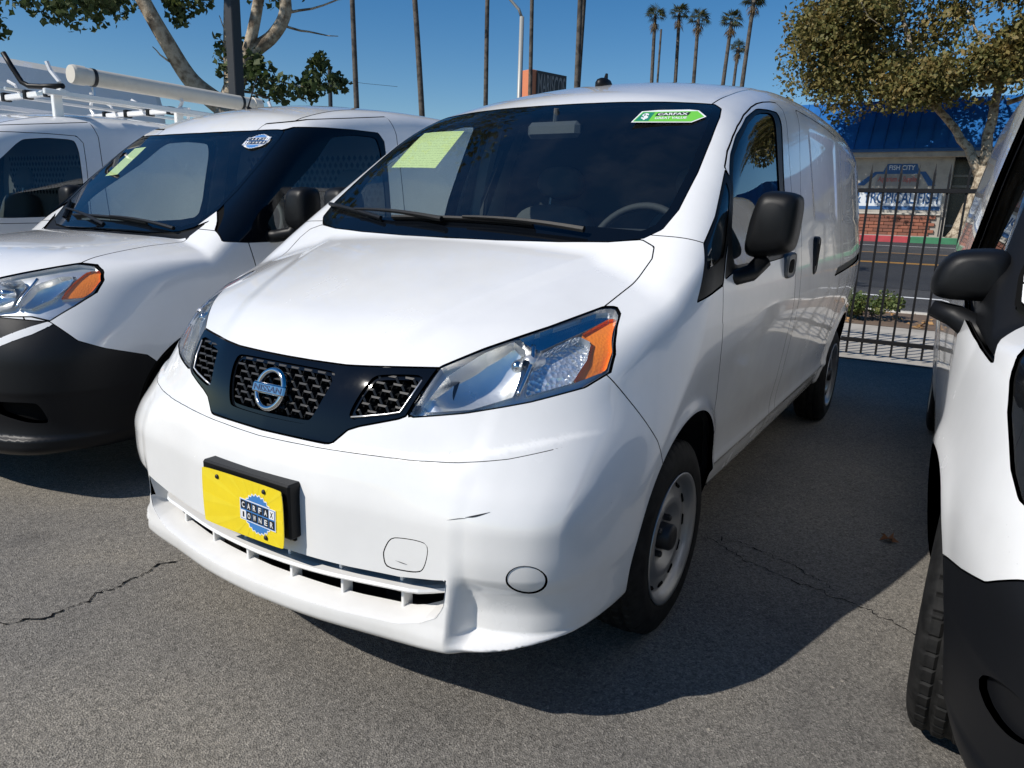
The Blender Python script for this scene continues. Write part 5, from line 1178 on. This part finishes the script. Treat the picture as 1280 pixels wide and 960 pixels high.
leafmat('plane_leaf',((.085,.105,.026),(.17,.15,.042),(.27,.185,.06))); leafmat('dark_leaf',((.030,.055,.018),(.055,.085,.024),(.10,.12,.035))); leafmat('bush_leaf',((.04,.08,.015),(.09,.13,.03),(.16,.17,.05))); leafmat('palm_leaf',((.035,.060,.020),(.07,.085,.028),(.12,.10,.04))); leafmat('palm_dead',((.10,.07,.035),(.16,.11,.055),(.22,.15,.08)))
def bark(name,cols,scale=6.):
    m,t,b,o=nodes(name); tc=N(t,'TexCoord'); n=N(t,'TexNoise',i_Scale=scale,i_Detail=5.,i_Roughness=.6); n2=N(t,'TexNoise',i_Scale=scale*9,i_Detail=3.)
    for q in (n,n2): t.links.new(tc.outputs['Object'],q.inputs['Vector'])
    r=ramp(t,[(.38,cols[0]),(.47,cols[1]),(.56,cols[2]),(.70,cols[1])],n.outputs[0]); t.links.new(r.outputs[0],b.inputs['Base Color']); b.inputs['Roughness'].default_value=.85
    bp=N(t,'Bump',i_Strength=.5,i_Distance=.01); t.links.new(n2.outputs[0],bp.inputs['Height']); t.links.new(bp.outputs[0],b.inputs['Normal'])
bark('plane_bark',((.13,.095,.062),(.27,.215,.15),(.46,.39,.29))); bark('palm_bark',((.035,.030,.026),(.065,.056,.046),(.11,.094,.078)),2.5)
def limb(mb,p,q,r0,r1,n=7,bend=.12,seed=0,seg=9):
    R=np.random.RandomState(seed); p=np.array(p,float);q=np.array(q,float); L=np.linalg.norm(q-p); o=R.normal(0,1,3)*bend*L; o[2]*=.3
    pts=[];rr=[]
    for t in np.linspace(0,1,n):
        w=R.normal(0,.012*L,3)*(0 if t in (0,1) else 1); pts.append(tuple(p+(q-p)*t+o*math.sin(math.pi*t)*.6+w)); rr.append(r0+(r1-r0)*t)
    mb.tube(pts,rr,seg); return pts
def leaves(centres,rad,count,size,seed=0,flat=.35,shape='quad',droop=0.):
    # many small leaf faces spread through clumps; centres (n,3), rad (n,)
    R=np.random.RandomState(seed); centres=np.asarray(centres,float); rad=np.broadcast_to(rad,(len(centres),)); k=R.randint(0,len(centres),count)
    d=R.normal(0,1,(count,3)); d/=np.linalg.norm(d,axis=1,keepdims=True); r=R.uniform(0,1,count)**.55
    P=centres[k]+d*(r*rad[k])[:,None]*np.array([1,1,.8]); P[:,2]-=droop*r*rad[k]
    a=R.normal(0,1,(count,3)); a/=np.linalg.norm(a,axis=1,keepdims=True); b=R.normal(0,1,(count,3)); b-=a*(a*b).sum(1,keepdims=True); b/=np.linalg.norm(b,axis=1,keepdims=True); s=(size*R.uniform(.55,1.35,count))[:,None]
    c=np.cross(a,b)
    if shape=='quad': V=np.stack([P-a*s,P+b*s*.62+c*s*.15,P+a*s,P-b*s*.62+c*s*.15],1)
    else:             # five-lobed plane leaf as a bent fan
        V=np.stack([P-a*s*.9,P-a*s*.25+b*s*.95,P+a*s*.15+b*s*.45+c*s*.2,P+a*s*1.0,P+a*s*.15-b*s*.45+c*s*.2,P-a*s*.25-b*s*.95],1)
    m=V.shape[1]; return V.reshape(-1,3),np.arange(count*m).reshape(-1,m)
def blob_centres(n,c,r,seed=0,shell=.6):
    R=np.random.RandomState(seed); d=R.normal(0,1,(n,3)); d/=np.linalg.norm(d,axis=1,keepdims=True); q=R.uniform(shell**3,1,n)**(1/3.); return np.array(c)+d*q[:,None]*np.array(r)
# -- plane tree across the street
t=empty('plane_tree',(.85,33.6,z0+.2)); tag(t,'plane tree with pale mottled trunk in front of the shop across the street','tree')
mb=MB(); limb(mb,(0,0,-.1),(.62,.2,2.8),.33,.23,9,.05,1,12); limb(mb,(.62,.2,2.8),(.85,.5,7.5),.22,.12,9,.05,2,10); limb(mb,(.58,.2,2.4),(-1.6,-.1,5.4),.19,.12,9,.06,3,10); limb(mb,(-1.6,-.1,5.4),(-2.0,-.1,5.9),.12,.14,4,.02,33,8); limb(mb,(-2.0,-.1,5.9),(-3.2,-.3,9.2),.14,.06,8,.1,4)
for k,(p,q) in enumerate((((1.0,.4,6.0),(3.8,.3,8.6)),((1.1,.5,7.0),(.2,-.5,10.5)),((1.05,.45,5.2),(4.6,-.4,6.6)),((-2.4,-.2,7.0),(-5.2,-.3,8.0)),((-1.2,.1,5.1),(-3.8,.5,5.9)),((.9,.4,5.6),(-.8,1.0,8.8)),((3.0,.3,7.9),(5.4,.4,10.)))): limb(mb,p,q,.10,.03,7,.12,10+k,7)
mb.build('trunk','plane_bark',t,smooth=True)
cc=np.concatenate([blob_centres(34,(-2.0,0,9.6),(5.2,3.2,3.9),1,.2),blob_centres(26,(3.2,0,9.3),(4.6,3.2,4.2),2,.2),blob_centres(20,(-5.2,-.2,7.8),(2.0,1.6,2.2),3,.1),blob_centres(12,(-1.0,-1.4,6.0),(2.4,.7,.9),31,.1),blob_centres(10,(1.8,-1.4,6.6),(2.2,.7,1.0),32,.1),blob_centres(14,(-4.5,0,11.),(2.4,2.,1.8),34,.1),blob_centres(8,(-2.6,-.3,6.0),(3.0,1.4,1.0),5,.1),blob_centres(20,(3.2,-.4,6.9),(3.4,1.8,1.4),6,.1),blob_centres(14,(0,0,12.2),(4.8,2.5,1.6),7,.1),blob_centres(30,(5.6,0,9.3),(3.4,2.4,3.6),8,.1)])
R_=np.random.RandomState(5); V,F=leaves(cc,R_.uniform(.75,1.45,len(cc)),90000,.098,4); mobj('crown',V,F,'plane_leaf',t)
# twig sprays inside the crown
mb=MB()
for k in range(46):
    c=cc[k%len(cc)]; limb(mb,tuple(c+R_.normal(0,.5,3)),tuple(c+R_.normal(0,1.3,3)),.025,.008,5,.1,100+k,4)
tw_=mb.build('twigs','plane_bark',t); tw_['kind']='stuff'
# -- plane tree behind the vans on the left
t=empty('plane_tree',(-8.1,6.15,0)); tag(t,'forked plane tree with bare pale limbs rising behind the parked vans','tree')
mb=MB(); limb(mb,(0,0,0),(.02,0,2.75),.22,.19,7,.03,1,12)
def L(pts,rad): mb.tube([tuple(p) for p in resample_smooth(np.array(pts,float),6)],list(np.interp(np.linspace(0,1,(len(pts)-1)*6+1),np.linspace(0,1,len(rad)),rad)),10)
L([(.02,0,2.6),(-.25,-.35,2.95),(-.42,-.6,3.45),(-.58,-.82,3.98),(-.9,-1.1,4.9),(-1.2,-1.2,6.2)],[.16,.125,.11,.10,.08,.05])
L([(.02,0,2.6),(.10,.12,3.0),(.24,.32,3.42),(.44,.54,3.68),(.56,.68,4.0),(.60,.72,4.5),(.9,1.1,5.8)],[.17,.14,.11,.095,.09,.08,.04])
L([(.08,.08,2.9),(.20,.22,3.3),(.30,.36,3.9),(.34,.5,4.6),(.2,.9,6.0)],[.11,.09,.08,.07,.04])
L([(.05,.04,2.9),(.0,.1,3.5),(-.05,.2,4.3),(-.1,.4,5.5)],[.08,.07,.06,.04])
for k,(p,q) in enumerate((((.50,.62,3.85),(1.1,1.2,3.75)),((.15,.2,3.1),(.85,1.0,3.0)),((.1,.1,2.9),(.55,.6,2.75)),((-.3,-.4,3.1),(-.45,-.8,3.35)),((.56,.68,4.0),(1.3,1.6,4.4)),((-.58,-.82,3.98),(-1.6,-2.2,4.0)),((-.9,-1.1,4.9),(-1.9,-2.6,4.5)),((.05,.1,3.2),(-.1,.05,3.9)))): limb(mb,p,q,.022,.006,7,.1,30+k,5)
mb.build('trunk','plane_bark',t,smooth=True)
cc=np.concatenate([blob_centres(34,(-1.0,-1.7,3.92),(.85,1.0,.30),1,.1),blob_centres(10,(-1.45,-2.4,3.45),(.35,.35,.14),2,.1),blob_centres(9,(.55,.65,3.05),(.55,.55,.28),3,.1),blob_centres(4,(.05,.1,3.45),(.25,.25,.35),4,.1)])
V,F=leaves(cc,np.r_[np.full(34,.32),np.full(10,.20),np.full(13,.28)],3000,.052,9,shape='leaf'); V2,F2=leaves(np.array([(-.42,-.42,4.0),(-.38,-.38,3.82),(-.2,-.2,4.05),(.9,1.0,3.35),(1.05,1.2,3.1),(.75,.9,2.95),(.3,.3,3.3)]),.20,700,.05,12,shape='leaf')
up=blob_centres(46,(.4,.9,6.8),(4.2,4.2,2.2),8,.2); up=up[up[:,2]>5.2]; V3,F3=leaves(up,.85,9000,.075,15,shape='leaf')
V=np.concatenate([V,V2,V3]);F=np.concatenate([F,F2+len(F)*6,F3+(len(F)+len(F2))*6]); mobj('crown',V,F,'dark_leaf',t)
# -- fan palms
def frond_crown(name_seed,R0,parent,z,tilt=0.):
    R=np.random.RandomState(name_seed); V=[];F=[]; Vd=[];Fd=[]
    def fan(c,d,up,size,VV,FF,n=9):
        d=d/np.linalg.norm(d); s=np.cross(d,up); s/=max(np.linalg.norm(s),1e-6); b0=len(VV)
        hub=c+d*size*.55; VV.append(tuple(c)); VV.append(tuple(c+s*.02)); VV.append(tuple(hub+s*.02)); VV.append(tuple(hub)); FF.append((b0,b0+1,b0+2,b0+3))
        for k in range(n):
            a=(k-(n-1)/2)/(n-1)*2.6; e=d*math.cos(a)+s*math.sin(a); tip=hub+e*size*.75+np.array([0,0,-.22*size*abs(math.sin(a))-.12*size]); w=np.cross(e,up)*size*.055; b1=len(VV); VV+= [tuple(hub),tuple(hub+e*size*.4+w),tuple(tip),tuple(hub+e*size*.4-w)]; FF.append((b1,b1+1,b1+2,b1+3))
    for k in range(34):
        az=R.uniform(0,2*math.pi); el=R.uniform(-.35,1.35); d=np.array([math.cos(az)*math.cos(el),math.sin(az)*math.cos(el),math.sin(el)]); fan(np.array([0,0,z]),d,np.array([0,0,1.]),R0*R.uniform(.8,1.1),V,F)
    for k in range(26):
        az=R.uniform(0,2*math.pi); el=R.uniform(-1.5,-.75); d=np.array([math.cos(az)*math.cos(el),math.sin(az)*math.cos(el),math.sin(el)]); fan(np.array([0,0,z-.25-R.uniform(0,.7)]),d,np.array([0,0,1.]),R0*R.uniform(.5,.8),Vd,Fd,6)
    return (V,F),(Vd,Fd)
def palm(x,y,h,r,label,lean=(0,0),cr=1.35,seed=0,group=None):
    t=empty('fan_palm',(x,y,0)); tag(t,label,'palm tree',group); mb=MB(); n=14; R=np.random.RandomState(seed); ph=R.uniform(0,6.28)
    pts=[(lean[0]*(k/n)**1.4+.10*math.sin(3*k/n+ph),lean[1]*(k/n),h*k/n-.3*(k==0)) for k in range(n+1)]; rr=[r*(1.35-.45*(k/n)) if k>0 else r*1.7 for k in range(n+1)]
    mb.tube(pts,rr,10); mb.build('trunk','palm_bark',t,smooth=True)
    (V,F),(Vd,Fd)=frond_crown(seed,cr,t,0); V=np.array(V)+np.array(pts[-1]);Vd=np.array(Vd)+np.array(pts[-1])
    mobj('crown',V,F,'palm_leaf',t); mobj('dead_skirt',Vd,Fd,'palm_dead',t); return t
for i,(x,y,h,r,ln,lb) in enumerate(((-29.54,31.5,21,.17,(-.5,0),'tall fan palm trunk rising straight beside the small utility pole'),(-26.65,34.0,22,.19,(-1.6,0),'tall fan palm trunk leaning over the windshield edge of the middle van'),(-26.61,40.2,24,.17,(.1,0),'tall fan palm trunk next to the curved street lamp'),(-26.9,46.2,25,.17,(-.2,0),'tall fan palm trunk standing behind the red brown pole sign'),(-20.95,42.0,24,.18,(.3,0),'darker of the paired palm trunks beyond the roof antenna'),(-20.62,41.3,23,.19,(-.2,0),'paler of the paired palm trunks beyond the roof antenna'))): palm(x,y,h,r*.76,lb,ln,seed=40+i)
for i,(x,y,h,ln,lb) in enumerate(((-32.0,82.4,23.6,(-.3,0),'fan palm with the thinnest crown of the far row, behind a bare pole'),(-30.3,85.2,24.3,(-.4,0),'fan palm second along the far row with a ragged crown'),(-27.3,82.05,22.6,(.1,0),'fan palm with the widest hanging dead skirt in the far row'),(-23.6,80.2,21.6,(.6,0),'fan palm leaning towards the shop in the far row'),(-28.1,99.8,23.2,(.5,0),'shortest fan palm in the far row'),(-20.6,75.96,22.3,(1.0,0),'tallest fan palm in the far row beside the plane tree'))): palm(x,y,h,.20,lb,ln,cr=1.15,seed=60+i)
b=MB(); b.tube([(0,0,0),(0,0,22)],[.16,.12],8); p=b.build('bare_pole','palm_bark'); p.location=(-31.4,82.0,0); tag(p,'bare dark pole standing before the far palm row','pole')
# -- shrub and litter on the planting strip
t=empty('shrub',(.42,9.15,gz(9.15))); tag(t,'low green shrub on the planting strip behind the fence','shrub'); mb=MB()
for k in range(9): limb(mb,(random.uniform(-.3,.3),random.uniform(-.1,.1),0),(random.uniform(-.55,.55),random.uniform(-.25,.25),.34),.012,.004,5,.1,k,5)
mb.build('stems','plane_bark',t); cc=blob_centres(22,(0,0,.22),(.55,.30,.14),3,.2); V,F=leaves(cc,.13,2600,.022,3); mobj('foliage',V,F,'bush_leaf',t)
V,F=leaves(np.column_stack([RNG.uniform(-3,6,120),RNG.uniform(8.7,10.,120),np.array([gz(9.3)+.03]*120)]),np.full(120,.10),900,.035,21); V[:,2]=np.clip(V[:,2],gz(9)+.015,gz(9)+.06); o=mobj('leaf_litter',V,F,'dead_leaf_pale'); tag(o,'brown leaf litter on the planting strip','leaf litter',kind='stuff')
# ------------------------------------------------------------------ shop across the street
def roof_mat():
    m,t,b,o=nodes('blue_roof'); b.inputs['Base Color'].default_value=(.018,.135,.42,1); b.inputs['Roughness'].default_value=.32; b.inputs['Metallic'].default_value=.1
    tc=N(t,'TexCoord'); n=N(t,'TexNoise',i_Scale=1.4,i_Detail=5.); t.links.new(tc.outputs['Object'],n.inputs['Vector']); r=ramp(t,[(.3,(.012,.10,.33)),(.7,(.024,.165,.48))],n.outputs[0]); t.links.new(r.outputs[0],b.inputs['Base Color'])
roof_mat(); plain('brick_red',(.27,.10,.062),.85,bump=.3,bscale=60.); plain('brick_dark',(.19,.075,.05),.85,bump=.3,bscale=60.); plain('mortar',(.34,.31,.27),.9); plain('sign_blue',(.02,.09,.24),.6); plain('sign_light',(.62,.66,.70),.6); plain('sign_red',(.38,.07,.06),.6); plain('sign_grey',(.26,.25,.24),.6); plain('shop_dark',(.012,.014,.017),.25); plain('shop_trim',(.22,.22,.21),.5); plain('orange_paint',(.62,.20,.09),.6); plain('galv',(.36,.36,.34),.5,metal=.3); plain('dark_metal',(.02,.022,.026),.5)
WY=36.2; GZ=z0+.22
sp=empty('fish_shop',(-4.,WY,0)); tag(sp,'cream shop with blue standing seam metal roof and painted fish sign','building'); ox,oy=-4.,WY
def sb(name,mat,x0,x1,y0,y1,za,zb,parent=sp,bev=.0):
    b=MB(); b.box(x0-ox,x1-ox,y0-oy,y1-oy,za,zb,bev=bev); o=b.build(name,mat,None); o.parent=parent; return o
wl=sb('wall','stucco',-16,.22,WY,WY+8,GZ,4.30); sb('wall','stucco',5.6,16,WY,WY+8,GZ,4.30); rec=sb('shopfront','shop_dark',.22,5.6,WY+1.2,WY+8,GZ,4.3)
sb('side_reveal','stucco',.22,.40,WY,WY+1.2,GZ,4.3)
for xx in (1.6,2.9,4.2): sb('mullion','shop_trim',xx-.05,xx+.05,WY+1.08,WY+1.2,GZ,4.2,rec)
for zz in (GZ+.5,3.05,3.5): sb('transom','shop_trim',.42,5.6,WY+1.10,WY+1.19,zz-.05,zz+.05,rec)
sb('fascia','stucco',-16,16,WY-.45,WY+.05,4.22,4.55); sb('gutter','sign_blue',-16,16,WY-.62,WY-.452,4.42,4.56,bev=.02)
# roof panels: one mesh shared by all
b=MB(); b.box(0,.596,-.01,.012,0,2.75); b.box(0,.03,-.05,-.0105,0,2.75); rp_=b.build('roof_panel','blue_roof',sp); k=0
for x in np.arange(-16.2,16.2,.6):
    o=rp_ if k==0 else rp_.copy()
    if k: COL.objects.link(o); o.parent=sp
    k+=1; o.location=(x-ox,-.55,4.54); o.rotation_euler=(math.radians(-36),0,0)
sb('roof_deck','shop_dark',-16,16,WY+1.3,WY+8,4.5,6.6)
# brick base, laid brick by brick near the sign
sb('brick_backing','mortar',-5.,.20,WY-.10,WY-.002,GZ,GZ+.92)
b=MB(); b.box(0,.385,-.05,.05,0,.125,bev=.008); br=b.build('brick','brick_red',sp); b2=MB(); b2.box(0,.385,-.05,.05,0,.125,bev=.008); br2=b2.build('brick','brick_dark',sp); cnt=[0,0]
for r in range(6):
    for c in range(13):
        x=-4.95+.4*c+(.2 if r%2 else 0); 
        if x+.385>.2: continue
        src,i=(br,0) if random.random()<.62 else (br2,1); o=src if cnt[i]==0 else src.copy()
        if cnt[i]: COL.objects.link(o); o.parent=sp
        cnt[i]+=1; o.location=(x-ox,-.145+random.uniform(-.006,.006),GZ+.02+.148*r)
sb('sill','kerb_concrete',-5.,.2,WY-.2,WY-.0025,GZ+.925,GZ+.99,bev=.01)
# painted sign boards
MT=lambda x,z,d=.0:Matrix.Translation((x-ox,-.012-d,z))@Matrix.Rotation(math.radians(90),4,'X')
def board(name,poly,mat,d=.0):
    b=MB(); b.prism(poly,lambda p,q,t:(p-ox,-t,q),.0+d,.010+d); o=b.build(name,mat,None); o.parent=sp; return o
board('sign_board',[(-5.,1.98),(.15,1.98),(.15,2.86),(-5.,2.86)],'sign_light'); board('sign_stripe',[(-5.,1.98),(.12,1.98),(.12,2.15),(-5.,2.10)],'sign_blue',.011)
board('sign_arch',[(-3.35,3.02),(-2.62,3.62),(-2.30,3.62),(-2.15,3.95),(-.98,3.95),(-.86,3.62),(-.62,3.62),(-.16,3.02),(-.45,3.02),(-.78,3.52),(-2.52,3.52),(-3.0,3.02)],'sign_blue')
board('sign_panel',[(-2.55,3.0),(-.76,3.0),(-.80,3.50),(-2.5,3.50)],'sign_grey')
def wtext(s,x,z,w_,h_,mat,d=.0,bold=.0,shear=0.): o=place_text('sign_lettering',s,mat,MT(x,z,d),width=w_,height=h_,extrude=.004,bold=bold,shear=shear); o.parent=sp; return o
wtext('FISH CITY',-1.56,3.79,1.02,.20,'sign_light',.001,.015); wtext('Aquarium & Supplies',-1.66,3.27,1.62,.30,'sign_red',.001,.01,.2); wtext('& TROPICAL FISH',-1.66,2.50,3.35,.52,'sign_blue',.001,.02); wtext('MARINE',-4.2,2.50,1.35,.52,'sign_blue',.001,.02)
# ------------------------------------------------------------------ pole sign, lamps, poles
ps=empty('pole_sign',(-29.4,50.4,0)); tag(ps,'red brown pole sign with vertical dark lettering above the van roof','sign')
ang=math.radians(72); Mz=Matrix.Rotation(ang,4,'Z')
b=MB(); b.box(-.45,3.3,-.6,.6,10.2,12.15,Mz,bev=.03); b.build('sign_box','orange_paint',ps); b=MB(); b.box(.1,3.28,-.66,-.603,10.22,12.13,Mz); b.build('sign_face','dark_metal',ps); b=MB(); b.box(1.2,1.6,-.2,.2,0,10.19,Mz); b.build('post','dark_metal',ps)
o=place_text('sign_lettering','MARISCOS','sign_grey',Mz@Matrix.Translation((1.7,-.668,11.2))@Matrix.Rotation(math.radians(90),4,'X'),width=2.9,height=1.5,parent=ps,bold=.01)
lp=empty('street_lamp',(-14.3,24.4,0)); tag(lp,'grey street lamp pole with a curved arm','street lamp')
b=MB(); b.tube([(0,0,0),(0,0,8.6)],[.13,.085],12); b.build('pole','galv',lp,smooth=True); b=MB(); b.tube([(0,0,8.55),(-.10,-.07,8.85),(-.45,-.3,9.25),(-1.1,-.7,9.6),(-2.0,-1.2,9.75)],[.06,.055,.05,.045,.04],8); b.build('arm','galv',lp,smooth=True)
b=MB(); b.lathe([(-.06,.0),(-.05,.14),(.02,.17),(.07,.10),(.08,0)],16,'z',(-2.3,-1.4,9.74)); b.build('lamp_head','galv',lp,smooth=True); b=MB(); b.box(-.2,.2,-.2,.2,0,.35,bev=.03); b.build('base','galv',lp)
lp=empty('lot_light',(-7.22,5.66,0)); tag(lp,'dark square lot light pole in front of the forked plane tree','light pole')
b=MB(); b.box(-.075,.075,-.075,.075,0,7.,bev=.01); b.build('pole','dark_metal',lp); b=MB(); b.box(-.5,.5,-.18,.18,6.9,7.05,bev=.03); b.build('lamp_head','dark_metal',lp); b=MB(); b.box(-.2,.2,-.2,.2,0,.5,bev=.03); b.build('base','concrete',lp)
up=empty('utility_pole',(-44.5,44.,0)); tag(up,'short dark utility pole top showing above the left van roof','utility pole'); b=MB(); b.tube([(0,0,0),(0,0,12.4)],[.2,.16],8); b.build('pole','dark_metal',up)
for dz in (.3,):
    b=MB(); b.tube([(0,0,11.9-dz),(2.5,1.2,11.5-dz),(5,2.5,11.3-dz)],.014,4); b.build('wire','dark_metal',up)
